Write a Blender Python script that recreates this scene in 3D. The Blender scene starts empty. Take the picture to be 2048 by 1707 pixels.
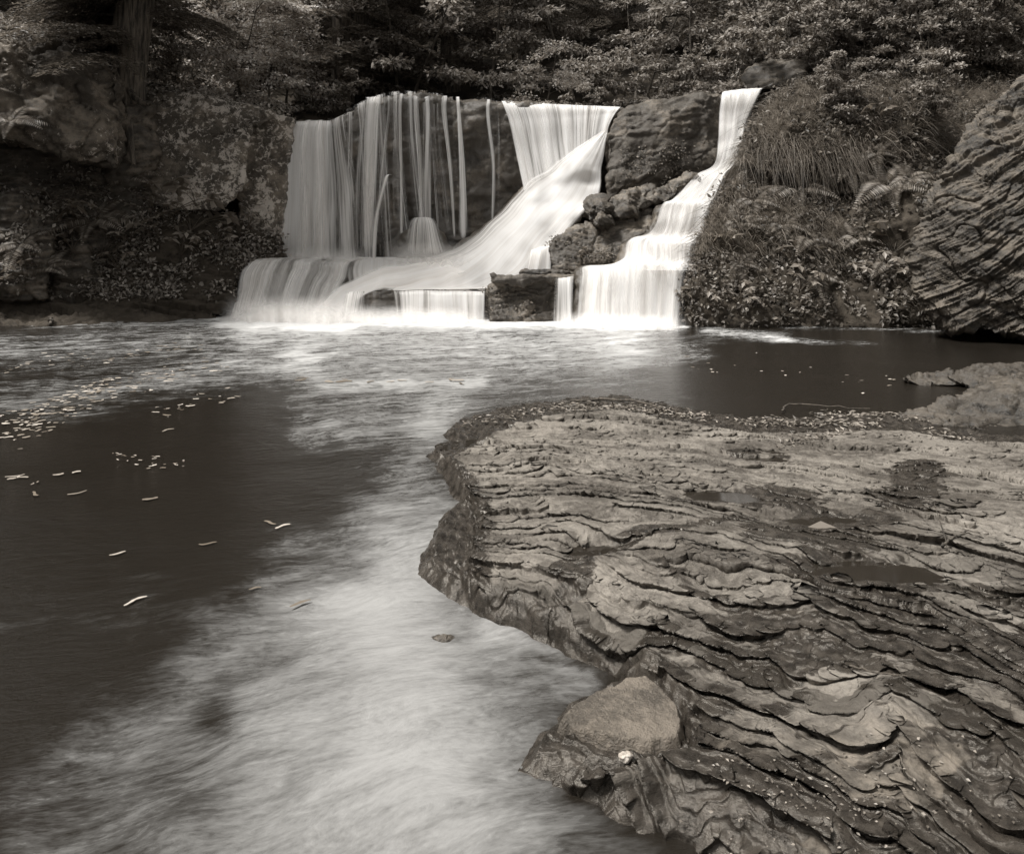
import bpy, bmesh, math, random
import numpy as np
from mathutils import Vector
random.seed(11)
RNG = np.random.default_rng(11)
SC = bpy.context.scene
COL = SC.collection
R = math.radians

# ------------------------------------------------------------------ survey: level view camera 1.6 m above the pool
F, HC, CX, CY = 1593.0, 1.6, 1024.0, 460.0
def P(px, py, d):
    return np.array([(px - CX) / F * d, d, HC - (py - CY) / F * d])
def G(px, py, z=0.0):
    return P(px, py, (HC - z) * F / (py - CY))

# ------------------------------------------------------------------ noise
_pr = np.random.default_rng(3)
PERM = np.concatenate([_pr.permutation(256)] * 2).astype(np.int32)
GRAD = _pr.normal(size=(256, 3)).astype(np.float32)
GRAD /= np.linalg.norm(GRAD, axis=1)[:, None]
def noise3(p, seed=0):
    p = np.asarray(p, np.float32)
    out = np.empty(len(p), np.float32)
    for a in range(0, len(p), 200000):
        q = p[a:a + 200000] + np.float32(seed * 13.37 + 100.5)
        i = np.floor(q).astype(np.int32); f = q - i; i &= 255
        u = f * f * f * (f * (f * 6 - 15) + 10)
        acc = 0
        for dx in (0, 1):
            wx = u[:, 0] if dx else 1 - u[:, 0]
            hx = PERM[(i[:, 0] + dx) & 255]
            for dy in (0, 1):
                wy = u[:, 1] if dy else 1 - u[:, 1]
                hy = PERM[(hx + i[:, 1] + dy) & 255]
                for dz in (0, 1):
                    wz = u[:, 2] if dz else 1 - u[:, 2]
                    g = GRAD[PERM[(hy + i[:, 2] + dz) & 255]]
                    acc = acc + wx * wy * wz * (g[:, 0] * (f[:, 0] - dx) + g[:, 1] * (f[:, 1] - dy) + g[:, 2] * (f[:, 2] - dz))
        out[a:a + 200000] = acc
    return out * 1.6
def fbm(p, octv=4, seed=0, gain=0.5):
    p = np.asarray(p, np.float32); s = 0; a = 1.0
    for k in range(octv):
        s = s + a * noise3(p * (2.0 ** k), seed + k * 7); a *= gain
    return s
def sst(a, b, x):
    t = np.clip((x - a) / (b - a), 0, 1); return t * t * (3 - 2 * t)
def terr(b, s, w):
    q = b / s; n = np.floor(q); f = q - n
    return s * (n + sst(0, w, f)), f
def sdist(X, Y, poly):
    poly = np.asarray(poly, float); d = np.full(X.shape, 1e9); ins = np.zeros(X.shape, bool)
    n = len(poly)
    for k in range(n):
        x0, y0 = poly[k]; x1, y1 = poly[(k + 1) % n]
        ex, ey = x1 - x0, y1 - y0
        t = np.clip(((X - x0) * ex + (Y - y0) * ey) / (ex * ex + ey * ey + 1e-12), 0, 1)
        d = np.minimum(d, (X - x0 - t * ex) ** 2 + (Y - y0 - t * ey) ** 2)
        c = (y0 > Y) != (y1 > Y)
        with np.errstate(divide='ignore', invalid='ignore'):
            ins ^= c & (X < ex * (Y - y0) / (ey if ey else 1e-12) + x0)
    return np.where(ins, 1, -1) * np.sqrt(d)
def seg(px, py, x0, y0, x1, y1, w0, w1):
    ex, ey = x1 - x0, y1 - y0
    t = np.clip(((px - x0) * ex + (py - y0) * ey) / (ex * ex + ey * ey), 0, 1)
    d2 = (px - x0 - t * ex) ** 2 + (py - y0 - t * ey) ** 2
    return np.exp(-d2 / (w0 + (w1 - w0) * t) ** 2)

# ------------------------------------------------------------------ objects
def tag(o, label=None, cat=None, group=None, kind=None):
    for k, v in (('label', label), ('category', cat), ('group', group), ('kind', kind)):
        if v: o[k] = v
    return o
def mesh_np(name, V, faces, mat=None, smooth=True):
    """faces: int array (n,3|4)"""
    V = np.ascontiguousarray(V, np.float32); faces = np.ascontiguousarray(faces, np.int32)
    me = bpy.data.meshes.new(name)
    n, k = faces.shape
    me.vertices.add(len(V)); me.vertices.foreach_set('co', V.ravel())
    me.loops.add(n * k); me.loops.foreach_set('vertex_index', faces.ravel())
    me.polygons.add(n); me.polygons.foreach_set('loop_start', np.arange(0, n * k, k, dtype=np.int32))
    me.update(calc_edges=True)
    me.polygons.foreach_set('use_smooth', np.full(n, smooth, bool))
    if mat: me.materials.append(mat)
    return me
def attr(me, name, arr):
    a = me.attributes.new(name, 'FLOAT', 'POINT'); a.data.foreach_set('value', np.ascontiguousarray(arr, np.float32))
def uvs(me, faces, U):
    l = me.uv_layers.new(name='UVMap'); l.data.foreach_set('uv', np.ascontiguousarray(U[faces.ravel()], np.float32).ravel())
def link(name, me, parent=None, loc=None):
    o = bpy.data.objects.new(name, me); COL.objects.link(o)
    if parent is not None: o.parent = parent
    if loc is not None: o.location = loc
    return o
def rebase(o, z=None):
    """put a mesh object's origin at its base"""
    me = o.data; n = len(me.vertices); co = np.empty(n * 3, np.float32); me.vertices.foreach_get('co', co); co = co.reshape(-1, 3)
    b = np.array([(co[:, 0].min() + co[:, 0].max()) / 2, (co[:, 1].min() + co[:, 1].max()) / 2, co[:, 2].min() if z is None else z], np.float32)
    me.vertices.foreach_set('co', (co - b).ravel()); me.update(); o.location = b.tolist()
    return o
def empty(name, loc):
    o = bpy.data.objects.new(name, None); COL.objects.link(o); o.location = loc; o.empty_display_size = .2; return o
def gridfaces(nr, nc, keep=None):
    i = np.arange(nr * nc).reshape(nr, nc)
    f = np.stack([i[:-1, :-1], i[:-1, 1:], i[1:, 1:], i[1:, :-1]], -1).reshape(-1, 4)
    if keep is not None:
        k = keep.reshape(-1); f = f[k[f].any(1)]
    return f
def compact(V, f, *arrs):
    u = np.unique(f); m = np.full(len(V), -1, np.int64); m[u] = np.arange(len(u))
    return (V[u], m[f]) + tuple(a[u] for a in arrs)
class TB:
    """collects tubes and loose polygons into one mesh"""
    def __init__(s): s.V = []; s.Fq = []; s.n = 0
    def tube(s, pts, radii, sides=8, cap=True):
        pts = np.asarray(pts, float); m = len(pts)
        ring = []
        up = np.array([0.31, 0.77, 0.55])
        for k in range(m):
            t = pts[min(k + 1, m - 1)] - pts[max(k - 1, 0)]; t /= np.linalg.norm(t) + 1e-9
            a = np.cross(t, up); a /= np.linalg.norm(a) + 1e-9; b = np.cross(t, a)
            th = np.arange(sides) * 2 * math.pi / sides
            ring.append(pts[k] + radii[k] * (np.cos(th)[:, None] * a + np.sin(th)[:, None] * b))
        s.V.append(np.concatenate(ring)); i = np.arange(m * sides).reshape(m, sides) + s.n
        j = np.roll(i, -1, 1)
        s.Fq.append(np.stack([i[:-1], j[:-1], j[1:], i[1:]], -1).reshape(-1, 4)); s.n += m * sides
    def build(s, name, mat):
        return mesh_np(name, np.concatenate(s.V), np.concatenate(s.Fq), mat)
def leafmesh(name, pos, d, nrm, L, W, mat, tone=None, fold=.12):
    """pointed leaves: position, direction, face normal, length, width"""
    pos = np.asarray(pos); d = d / (np.linalg.norm(d, axis=1)[:, None] + 1e-9)
    s = np.cross(d, nrm); s /= np.linalg.norm(s, axis=1)[:, None] + 1e-9
    up = np.cross(s, d)
    L = np.broadcast_to(L, len(pos))[:, None]; W = np.broadcast_to(W, len(pos))[:, None]
    mid = pos + d * L * .42
    V = np.stack([pos, mid + s * W * .5 + up * W * fold, pos + d * L - up * L * .08, mid - s * W * .5 + up * W * fold], 1).reshape(-1, 3)
    me = mesh_np(name, V, np.arange(len(V)).reshape(-1, 4), mat, smooth=False)
    if tone is None: tone = RNG.random(len(pos))
    attr(me, 'tone', np.repeat(tone, 4))
    return me

# ------------------------------------------------------------------ materials (sepia print: warm greys)
def sep(v, a=1):
    k = min(1.0, 1.5 * (1 - min(1, v) ** .45) + .05)
    return (v * (1 + .21 * k), v, v * (1 - .225 * k), a)
class MT:
    def __init__(s, name):
        s.m = bpy.data.materials.new(name); s.m.use_nodes = True; s.t = s.m.node_tree; s.t.nodes.clear()
        s.out = s.n('ShaderNodeOutputMaterial')
    def n(s, ty, ins=None, **kw):
        nd = s.t.nodes.new(ty)
        for k, v in kw.items(): setattr(nd, k, v)
        for k, v in (ins or {}).items():
            if isinstance(v, bpy.types.NodeSocket): s.t.links.new(v, nd.inputs[k])
            else: nd.inputs[k].default_value = v
        return nd
    def math(s, op, a, b=0.0, c=0.0, clamp=False):
        return s.n('ShaderNodeMath', {0: a, 1: b, 2: c}, operation=op, use_clamp=clamp).outputs[0]
    def mix(s, f, a, b):
        nd = s.n('ShaderNodeMix', data_type='RGBA')
        for k, v in ((0, f), (6, a), (7, b)):
            if isinstance(v, bpy.types.NodeSocket): s.t.links.new(v, nd.inputs[k])
            else: nd.inputs[k].default_value = v
        return nd.outputs[2]
    def ramp(s, x, a, b, lo=0.0, hi=1.0):
        return s.n('ShaderNodeMapRange', {0: x, 1: a, 2: b, 3: lo, 4: hi}, interpolation_type='SMOOTHSTEP').outputs[0]
    def noise(s, vec, scale, detail=4, rough=.55, dist=0):
        return s.n('ShaderNodeTexNoise', {'Vector': vec, 'Scale': scale, 'Detail': detail, 'Roughness': rough, 'Distortion': dist}).outputs[0]
    def mapping(s, vec, scale=(1, 1, 1), rot=(0, 0, 0)):
        return s.n('ShaderNodeMapping', {'Vector': vec, 'Scale': scale, 'Rotation': rot}).outputs[0]
    def attr(s, name): return s.n('ShaderNodeAttribute', attribute_name=name).outputs['Fac']
    def surf(s, sh): s.t.links.new(sh, s.out.inputs[0]); return s.m
def rock_mat(name, lo, hi, rough=.75, lichen=0, moss=0, scale=2.0, bump=.5, bed=None, spec=.4, mossv=.035, streak=0):
    m = MT(name); co = m.n('ShaderNodeTexCoord').outputs['Object']
    c = m.mapping(co, (1, 1, 1), bed[0]) if bed else co
    c = m.mapping(c, bed[1]) if bed else c
    n1 = m.noise(c, scale, 8, .62); n2 = m.noise(co, scale * 9, 6, .65); n3 = m.noise(c, scale * 30, 4, .6)
    f = m.ramp(m.math('ADD', m.math('MULTIPLY', n1, .65), m.math('MULTIPLY', n2, .35)), .41, .59)
    col = m.mix(f, sep(lo), sep(hi))
    col = m.mix(m.ramp(n3, .5, .72, 0, .5), col, sep(hi * 1.25))
    if moss:
        mo = m.ramp(m.math('ADD', m.noise(co, scale * .8, 5), m.math('MULTIPLY', n2, .4)), .78 - moss * .3, .88 - moss * .3)
        col = m.mix(mo, col, m.mix(n3, sep(mossv * .6), sep(mossv * 1.8)))
    if lichen:
        big = m.noise(co, 1.3, 4); cr = m.noise(co, 9, 9, .78, .6)
        lf = m.ramp(m.math('ADD', m.math('MULTIPLY', big, .55), cr), .93 - lichen * .2, .97 - lichen * .2)
        col = m.mix(m.math('MULTIPLY', lf, .75), col, sep(.42))
    h = m.math('ADD', m.math('MULTIPLY', n1, .5), m.math('ADD', m.math('MULTIPLY', n2, .35), m.math('MULTIPLY', n3, .18)))
    b = m.n('ShaderNodeBump', {'Height': h, 'Strength': bump, 'Distance': .06}).outputs[0]
    p = m.n('ShaderNodeBsdfPrincipled', {'Base Color': col, 'Roughness': m.ramp(n2, .3, .7, rough - .15, rough + .12), 'Normal': b, 'Specular IOR Level': spec})
    return m.surf(p.outputs[0])
def leaf_mat(name, lo, hi, trans=.45, rough=.5):
    m = MT(name); t = m.attr('tone'); oi = m.n('ShaderNodeObjectInfo').outputs['Random']
    col = m.mix(m.math('POWER', t, 1.7), sep(lo), sep(hi))
    col = m.mix(m.math('MULTIPLY', oi, .35), col, sep(lo * .8))
    p = m.n('ShaderNodeBsdfPrincipled', {'Base Color': col, 'Roughness': rough, 'Specular IOR Level': .35})
    tr = m.n('ShaderNodeBsdfTranslucent', {'Color': col})
    return m.surf(m.n('ShaderNodeMixShader', {0: trans, 1: p.outputs[0], 2: tr.outputs[0]}).outputs[0])
def bark_mat(name, lo, hi):
    m = MT(name); co = m.n('ShaderNodeTexCoord').outputs['Object']
    c = m.mapping(co, (1, 1, .12)); n1 = m.noise(c, 16, 6, .65, .4); n2 = m.noise(co, 50, 4)
    col = m.mix(m.ramp(n1, .35, .65), sep(lo), sep(hi))
    b = m.n('ShaderNodeBump', {'Height': m.math('ADD', n1, m.math('MULTIPLY', n2, .3)), 'Strength': .9, 'Distance': .06}).outputs[0]
    return m.surf(m.n('ShaderNodeBsdfPrincipled', {'Base Color': col, 'Roughness': .9, 'Normal': b}).outputs[0])
def fall_mat(name, us=26.0, vs=.5, contrast=1.0):
    """long strands of white water over UV metres: u across, v along the flow"""
    m = MT(name); uv = m.n('ShaderNodeTexCoord').outputs['UV']; d = m.attr('dens')
    a = m.noise(m.mapping(uv, (us, vs, 1)), 1.0, 3, .6, .15)
    b = m.noise(m.mapping(uv, (us * .22, vs * .5, 1)), 1.0, 3, .55, .2)
    c = m.noise(m.mapping(uv, (us * 3.2, vs * 1.4, 1)), 1.0, 2, .5)
    s = m.math('ADD', m.math('MULTIPLY', a, .42), m.math('ADD', m.math('MULTIPLY', b, .38), m.math('MULTIPLY', c, .2)))
    x = m.math('ADD', m.math('MULTIPLY', m.math('SUBTRACT', s, .5), 3.2 * contrast), m.math('SUBTRACT', m.math('MULTIPLY', d, 1.9), .62))
    al = m.math('MULTIPLY', m.ramp(x, -.35, .75), m.ramp(d, 0, .35))
    col = m.mix(m.ramp(s, .35, .65), sep(.74), sep(.92))
    df = m.n('ShaderNodeBsdfDiffuse', {'Color': col}); tr = m.n('ShaderNodeBsdfTranslucent', {'Color': col})
    w = m.n('ShaderNodeMixShader', {0: .48, 1: df.outputs[0], 2: tr.outputs[0]})
    tp = m.n('ShaderNodeBsdfTransparent')
    return m.surf(m.n('ShaderNodeMixShader', {0: al, 1: tp.outputs[0], 2: w.outputs[0]}).outputs[0])

M = {}
BED = ((0, R(8), 0), (.6, .6, 3.5))
M['cliff'] = rock_mat('wet_cliff', .022, .085, .5, moss=.55, bump=.7)
M['wall'] = rock_mat('lichen_wall', .04, .12, .85, lichen=.75, moss=.35, bump=.7)
M['lboulder'] = rock_mat('left_boulder', .045, .12, .85, lichen=.2, moss=.3, bump=.7, bed=((0, R(-20), 0), (1, 1, 2)))
M['shale'] = rock_mat('dark_shale', .025, .12, .6, moss=.4, bump=.7, bed=BED)
M['mid'] = rock_mat('mid_boulder', .028, .10, .7, moss=.6, bump=.7, bed=((0, R(12), 0), (1, 1, 3)))
M['rboulder'] = rock_mat('right_boulder', .018, .085, .7, moss=.1, bump=.8, bed=((0, R(-28), 0), (.6, .6, 3)))
M['outcrop'] = rock_mat('outcrop', .016, .065, .6, moss=.3, bump=.7, bed=BED)
M['soil'] = rock_mat('bank_soil', .014, .06, .95, moss=.7, bump=.9, spec=.15)
M['floor'] = rock_mat('forest_floor', .010, .03, .95, moss=.3, bump=.9, spec=.1, scale=1.0)
M['bark'] = bark_mat('hemlock_bark', .018, .13)
M['bark2'] = bark_mat('sapling_bark', .03, .075)
M['twig'] = bark_mat('dead_wood', .03, .09)
M['hem'] = leaf_mat('hemlock_needles', .05, .24)
M['leaf'] = leaf_mat('broad_leaves', .08, .50)
M['pale'] = leaf_mat('pale_leaves', .25, .7)
M['fern'] = leaf_mat('fern_fronds', .10, .36)
M['cover'] = leaf_mat('ground_leaves', .03, .24)
M['grass'] = leaf_mat('grass_blades', .07, .30)
M['litter'] = leaf_mat('dead_leaves', .05, .30, .1)
M['fall'] = fall_mat('falling_water')
M['thin'] = fall_mat('thin_falling_water', 58, .45, 1.15)
M['comb'] = fall_mat('falling_water_strands', 20, .35, 1.5)
M['silk'] = fall_mat('cascading_water', 14, .4, 1.0)

# ------------------------------------------------------------------ camera and light
cam = bpy.data.cameras.new('camera'); cam.sensor_width = 36; cam.lens = 36 * F / 2048
cam.shift_y = -(853.5 - CY) / 2048; cam.clip_end = 400; cam.clip_start = .05
co = bpy.data.objects.new('camera', cam); COL.objects.link(co); co.location = (0, 0, HC); co.rotation_euler = (R(90), 0, 0)
SC.camera = co
SUN_EL, SUN_AZ = 60, -106          # azimuth from +Y (the falls) towards +X
w = bpy.data.worlds.new('World'); SC.world = w; w.use_nodes = True
nt = w.node_tree; bg = nt.nodes['Background']
sk = nt.nodes.new('ShaderNodeTexSky'); sk.sky_type = 'NISHITA'; sk.sun_disc = False
sk.sun_elevation = R(SUN_EL); sk.sun_rotation = R(SUN_AZ); sk.dust_density = 3
bw = nt.nodes.new('ShaderNodeHueSaturation'); bw.inputs['Saturation'].default_value = 0
wm = nt.nodes.new('ShaderNodeMix'); wm.data_type = 'RGBA'; wm.blend_type = 'MULTIPLY'; wm.inputs[0].default_value = 1; wm.inputs[7].default_value = (1.0, 1, .985, 1)
nt.links.new(sk.outputs[0], bw.inputs['Color']); nt.links.new(bw.outputs[0], wm.inputs[6]); nt.links.new(wm.outputs[2], bg.inputs[0])
bg.inputs[1].default_value = .075
sun = bpy.data.lights.new('sun', 'SUN'); sun.energy = 2.9; sun.angle = R(14); sun.color = (1, .99, .965)
so = bpy.data.objects.new('sun', sun); COL.objects.link(so)
dv = Vector((math.sin(R(SUN_AZ)) * math.cos(R(SUN_EL)), math.cos(R(SUN_AZ)) * math.cos(R(SUN_EL)), math.sin(R(SUN_EL))))
so.rotation_euler = dv.to_track_quat('Z', 'Y').to_euler(); so.location = (0, 0, 20)
SC.view_settings.view_transform = 'Standard'; SC.view_settings.look = 'None'; SC.view_settings.exposure = 1.25
SC.cycles.use_denoising = True; SC.cycles.denoising_prefilter = 'ACCURATE'; SC.cycles.max_bounces = 8; SC.cycles.transparent_max_bounces = 24
SC.cycles.sample_clamp_indirect = 3; SC.cycles.sample_clamp_direct = 2.2; SC.cycles.blur_glossy = 1.0

# ------------------------------------------------------------------ ground under and around everything
def ground_z(X, Y):
    z = np.full(X.shape, -.9)
    left = sst(-3.2, -5.2, X)
    y0 = 17.6 - 1.6 * left
    z = np.maximum(z, -.9 + 4.6 * sst(y0, y0 + 1.0, Y) + .46 * np.maximum(0, Y - y0 - 1.2))
    xr = np.where(Y > 13, 7.0, 9.5); xr = 9.5 - 3.0 * sst(12.6, 15.5, Y)
    z = np.maximum(z, np.minimum(-.9 + (X - xr) * 1.0, 16))
    z = np.maximum(z, np.minimum(-.9 + (-10.2 - X) * 1.25, 16))
    return z
def build_ground():
    xs = np.linspace(-50, 50, 300); ys = np.linspace(-16, 84, 300)
    X, Y = np.meshgrid(xs, ys); X = X.ravel(); Y = Y.ravel(); Z = ground_z(X, Y)
    p = np.stack([X, Y, Z * 0], 1)
    Z = Z + .18 * fbm(p * .5, 4, 2) * (Z > -.5)
    o = link('ground', mesh_np('ground', np.stack([X, Y, Z], 1), gridfaces(300, 300), M['floor']))
    tag(o, 'dark leaf strewn forest floor rising behind the falls', 'ground', kind='structure')
build_ground()

# ------------------------------------------------------------------ the pool
def pool_foam(px, py):
    f = 0
    f = f + 1.05 * seg(px, py, 560, 640, 1360, 648, 13, 11)
    f = f + .17 * seg(px, py, 0, 720, 1300, 700, 80, 90) + .16 * seg(px, py, 600, 830, 1000, 800, 80, 60)
    f = f + .95 * seg(px, py, 440, 636, 700, 640, 16, 20)
    f = f + .22 * seg(px, py, 1250, 690, 1500, 710, 40, 30)
    f = f + .40 * seg(px, py, 60, 645, 450, 640, 8, 12)
    f = f + .30 * seg(px, py, 500, 668, 1250, 680, 34, 38)
    f = f + .30 * seg(px, py, 620, 740, 1250, 735, 48, 60)
    f = f + .36 * seg(px, py, 0, 815, 620, 720, 34, 30)
    f = f + .20 * seg(px, py, 0, 700, 500, 670, 30, 30)
    f = f + .42 * seg(px, py, 640, 775, 960, 765, 14, 12)
    f = f + .34 * seg(px, py, 620, 860, 900, 830, 45, 45)
    f = f + .36 * seg(px, py, 880, 850, 760, 1010, 50, 60)
    f = f + .44 * seg(px, py, 880, 1030, 760, 1220, 60, 120)
    f = f + .46 * seg(px, py, 820, 1230, 800, 1500, 200, 310)
    f = f + .40 * seg(px, py, 1000, 1280, 1180, 1360, 50, 40)
    f = f + .46 * seg(px, py, 850, 1560, 880, 1800, 300, 400)
    f = f + .22 * seg(px, py, 640, 1200, 520, 1330, 90, 110)
    f = f + .24 * seg(px, py, 60, 1580, 480, 1450, 90, 130)
    f = f + .32 * seg(px, py, 100, 1760, 500, 1700, 120, 160)
    f = f + .62 * seg(px, py, 1420, 662, 1560, 676, 9, 12) + .5 * seg(px, py, 1540, 678, 1760, 690, 8, 5)
    f = f + .42 * seg(px, py, 1560, 652, 1900, 664, 5, 4)
    f = f + .17 * seg(px, py, 560, 1170, 260, 1420, 90, 130) + .16 * seg(px, py, 0, 1230, 300, 1180, 40, 50)
    f = f - .35 * seg(px, py, 1480, 720, 1900, 740, 40, 60)
    f = f - .25 * seg(px, py, 1080, 1340, 1260, 1335, 14, 18)
    f = f - .22 * seg(px, py, 1150, 1590, 1420, 1690, 24, 30)
    f = f - .25 * seg(px, py, 420, 1420, 560, 1330, 40, 40)
    return np.clip(f, 0, 1.1)
def pool_mat():
    m = MT('pool_water'); co = m.n('ShaderNodeTexCoord').outputs['Object']; d = m.attr('foam')
    wv = m.n('ShaderNodeVectorMath', {0: co, 1: m.n('ShaderNodeVectorMath', {0: m.n('ShaderNodeTexNoise', {'Vector': co, 'Scale': .9, 'Detail': 2.0}).outputs[1], 1: (.5, .5, 0)}, operation='MULTIPLY').outputs[0]}).outputs[0]
    c = m.mapping(m.mapping(wv, (1, 1, 1), (0, 0, R(-20))), (1, 2.6, 1))
    n1 = m.noise(c, 1.6, 5, .6); n2 = m.noise(c, 6.5, 6, .65, .5); n3 = m.noise(c, 28, 4, .6)
    s = m.math('ADD', m.math('MULTIPLY', n1, .32), m.math('ADD', m.math('MULTIPLY', n2, .44), m.math('MULTIPLY', n3, .24)))
    x = m.math('ADD', d, m.math('MULTIPLY', m.math('SUBTRACT', s, .5), m.ramp(m.n('ShaderNodeSeparateXYZ', {0: co}).outputs[1], 3, 8, 1.75, 3.8)))
    fo = m.math('MULTIPLY', m.ramp(x, .05, 1.15), m.ramp(d, .0, .30))
    col = m.mix(fo, sep(.010), m.mix(m.ramp(m.n('ShaderNodeSeparateXYZ', {0: co}).outputs[1], 7, 12.5), (.245, .239, .229, 1), (.5, .49, .475, 1)))
    b = m.n('ShaderNodeBump', {'Height': m.math('ADD', n2, m.math('MULTIPLY', n3, .4)), 'Strength': .22, 'Distance': .04}).outputs[0]
    p = m.n('ShaderNodeBsdfPrincipled', {'Base Color': col, 'Roughness': m.math('MULTIPLY_ADD', fo, .5, .16), 'IOR': 1.33, 'Specular Tint': sep(.6), 'Normal': b})
    return m.surf(p.outputs[0])
def build_pool():
    nr, nc = 520, 420
    a = np.linspace(-1.3, 1.3, nc); y = 1 / np.linspace(1 / 19.0, 1 / .95, nr)
    y = np.concatenate([y, [.2, -3, -14]]); nr += 3
    X = a[None, :] * np.maximum(y, 5)[:, None] * 1.0
    near = (y < 5) & (y > .9)
    Y = np.repeat(y[:, None], nc, 1)
    X = X.ravel(); Y = Y.ravel()
    Yc = np.maximum(Y, .9); px = CX + F * X / Yc; py = CY + F * HC / Yc
    p = np.stack([X, Y, X * 0], 1)
    wob = fbm(p * np.array([.8, 1.4, 1]), 4, 5); wob = wob + .8 * fbm(p * np.array([2.2, 4.5, 1]), 3, 6)
    fm = pool_foam(px + 25 * wob, py + 18 * wob * np.clip((py - 600) / 300, .1, 2.2))
    Z = .012 * fbm(p * np.array([1.2, 2.2, 1]), 3, 9) * sst(-.2, .5, fm) + .02 * sst(.75, 1.05, fm) * fbm(p * 3, 3, 4) * (Y > 8)
    f = gridfaces(nr, nc)
    me = mesh_np('pool_water', np.stack([X, Y, Z], 1), f[:, ::-1], pool_mat()); attr(me, 'foam', fm)
    tag(link('pool_water', me), 'dark pool with pale foam drifting from the falls', 'water', kind='structure')
build_pool()

# ------------------------------------------------------------------ foreground rock shelf: thin beds weathered into ripples
def build_shelf():
    out = [(1230, 797), (1130, 806), (1010, 822), (912, 848), (888, 868), (905, 884), (868, 900), (852, 914), (893, 955),
           (898, 985), (915, 1005), (880, 1040), (862, 1080), (832, 1148), (880, 1188), (930, 1212), (1000, 1242), (1060, 1268), (1130, 1298),
           (1200, 1322), (1268, 1345), (1250, 1372), (1130, 1420), (1108, 1455), (1060, 1495), (1038, 1540), (1070, 1560),
           (1120, 1572), (1200, 1596), (1300, 1636), (1400, 1672), (1520, 1720), (1700, 1800), (2100, 2050), (2900, 2050), (3000, 1300), (2700, 905), (2300, 868), (2010, 880), (1900, 868),
           (1800, 838), (1660, 842), (1500, 846), (1390, 827)]
    P0 = [G(a, b)[:2] for a, b in out]
    up = [(1230, 800), (1100, 815), (960, 850), (905, 890), (880, 905), (912, 955), (938, 1000), (950, 1040), (932, 1090), (925, 1130), (940, 1180),
          (1010, 1205), (1085, 1232), (1160, 1272), (1230, 1308), (1300, 1345), (1345, 1392), (1372, 1440), (1372, 1485), (1250, 1478), (1120, 1468), (1070, 1512), (1062, 1535),
          (1130, 1548), (1250, 1588), (1400, 1640), (1560, 1700), (1760, 1790), (2100, 1980), (2900, 2000), (3000, 1300), (2700, 900), (2300, 862), (2000, 872), (1880, 862), (1800, 845), (1660, 848), (1500, 850), (1390, 832)]
    P1 = [G(a, b, .12)[:2] for a, b in up]
    nr, nc = 1080, 1180
    yv = 1 / np.linspace(1 / 9.2, 1 / 1.45, nr)
    av = np.linspace((790 - CX) / F, (2330 - CX) / F, nc)
    X = (yv[:, None] * av[None, :]).ravel(); Y = np.repeat(yv[:, None], nc, 1).ravel()
    p = np.stack([X, Y, X * 0], 1).astype(np.float32)
    rag = fbm(p * 5, 4, 3)
    s0 = sdist(X, Y, P0) + .025 * rag; s1 = sdist(X, Y, P1) + .03 * rag
    prox = np.clip((6.6 - Y) / 3.4, 0, 1)
    S = np.where(s0 < 0, np.maximum(s0 * 1.6, -.6), .045 * sst(0, .06, s0))
    S = S + (.035 + .055 * prox) * (.34 * sst(0, .012, s1 + .022 * noise3(p * 11, 15)) + .33 * sst(.022, .034, s1 + .02 * noise3(p * 9, 16)) + .33 * sst(.05, .064, s1 + .03 * noise3(p * 7, 17))) + (.02 + .08 * prox) * sst(.0, .8, s1) * (s0 > 0)
    S = S + .03 * fbm(p * 1.1, 3, 21) * sst(.05, .5, s1)
    # hollows worn into the shelf
    pits = [(1195, 1105, .16, .11, .075), (1440, 1005, .30, .14, .04), (1130, 1180, .12, .07, .06), (1640, 1060, .30, .14, .05), (1430, 1190, .14, .1, .04),
            (1750, 1180, .35, .13, .05), (1000, 860, .5, .22, .03), (1560, 905, .45, .2, .03)]
    for a, b, rx, ry, dp in pits:
        c = G(a, b, .15); q = ((X - c[0]) / rx) ** 2 + ((Y - c[1]) / ry) ** 2
        S = S - dp * np.exp(-q * q)
    # groove from the notch up into the shelf
    k = 1.85 * np.exp(-Y / 3.0)
    phi = Y + k * X
    tau = X - k * Y; sp = np.stack([tau, phi, 0 * X], 1).astype(np.float32)
    wn = noise3(sp * np.array([.8, 1.1, 1]), 31); wn2 = noise3(sp * np.array([2.7, 1.0, 1]), 33); wn3 = fbm(p * 9, 3, 35)
    scal = np.abs(noise3(sp * np.array([3.6, 1.2, 1]), 44)); scal2 = np.abs(noise3(sp * np.array([7.5, 4.0, 1]), 45))
    far = sst(2.6, 4.2, Y)
    b = .15 * phi + (.022 + .008 * far) * wn + .017 * wn2 + (.020 - .004 * far) * scal + (.007 + .004 * far) * scal2 + .0045 * wn3 + .0010 * fbm(p * 30, 2, 36)
    z1 = np.zeros_like(b); bb = np.stack([b * 22, z1 + 3, z1], 1); b = b + .016 * noise3(bb, 37)
    inn = sst(.0, .10, s1)
    flat = sst(-.25, .45, noise3(p * .9, 51) + .3 * (Y > 4.6) + .35 * sst(1.0, 2.4, X)) * sst(2.9, 4.0, Y + .35 * X)   # quiet, slabby areas
    t1, f1 = terr(b, .058, .05)
    t2, f2 = terr(b + .002 * noise3(p * 2.2, 61), .0170, .07)
    t3, f3 = terr(b + .0015 * noise3(p * 5, 63), .0050, .16)
    brk = sst(-.3, .35, fbm(sp * np.array([1.5, 3.2, 1]), 2, 52)); brk2 = np.maximum(sst(-.35, .25, fbm(sp * np.array([2.0, 5.0, 1]), 2, 53)), .35 * sst(3.6, 2.6, Y))
    a1 = .10 + (.34 + .24 * far) * brk; a2 = (1.5 - .8 * flat) * (.35 + .85 * brk2); a3 = 1.5 - .5 * flat
    Z = S + inn * (a1 * (t1 - b - .029) + a2 * (t2 - b - .0085) + a3 * (t3 - b - .0025))
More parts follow.
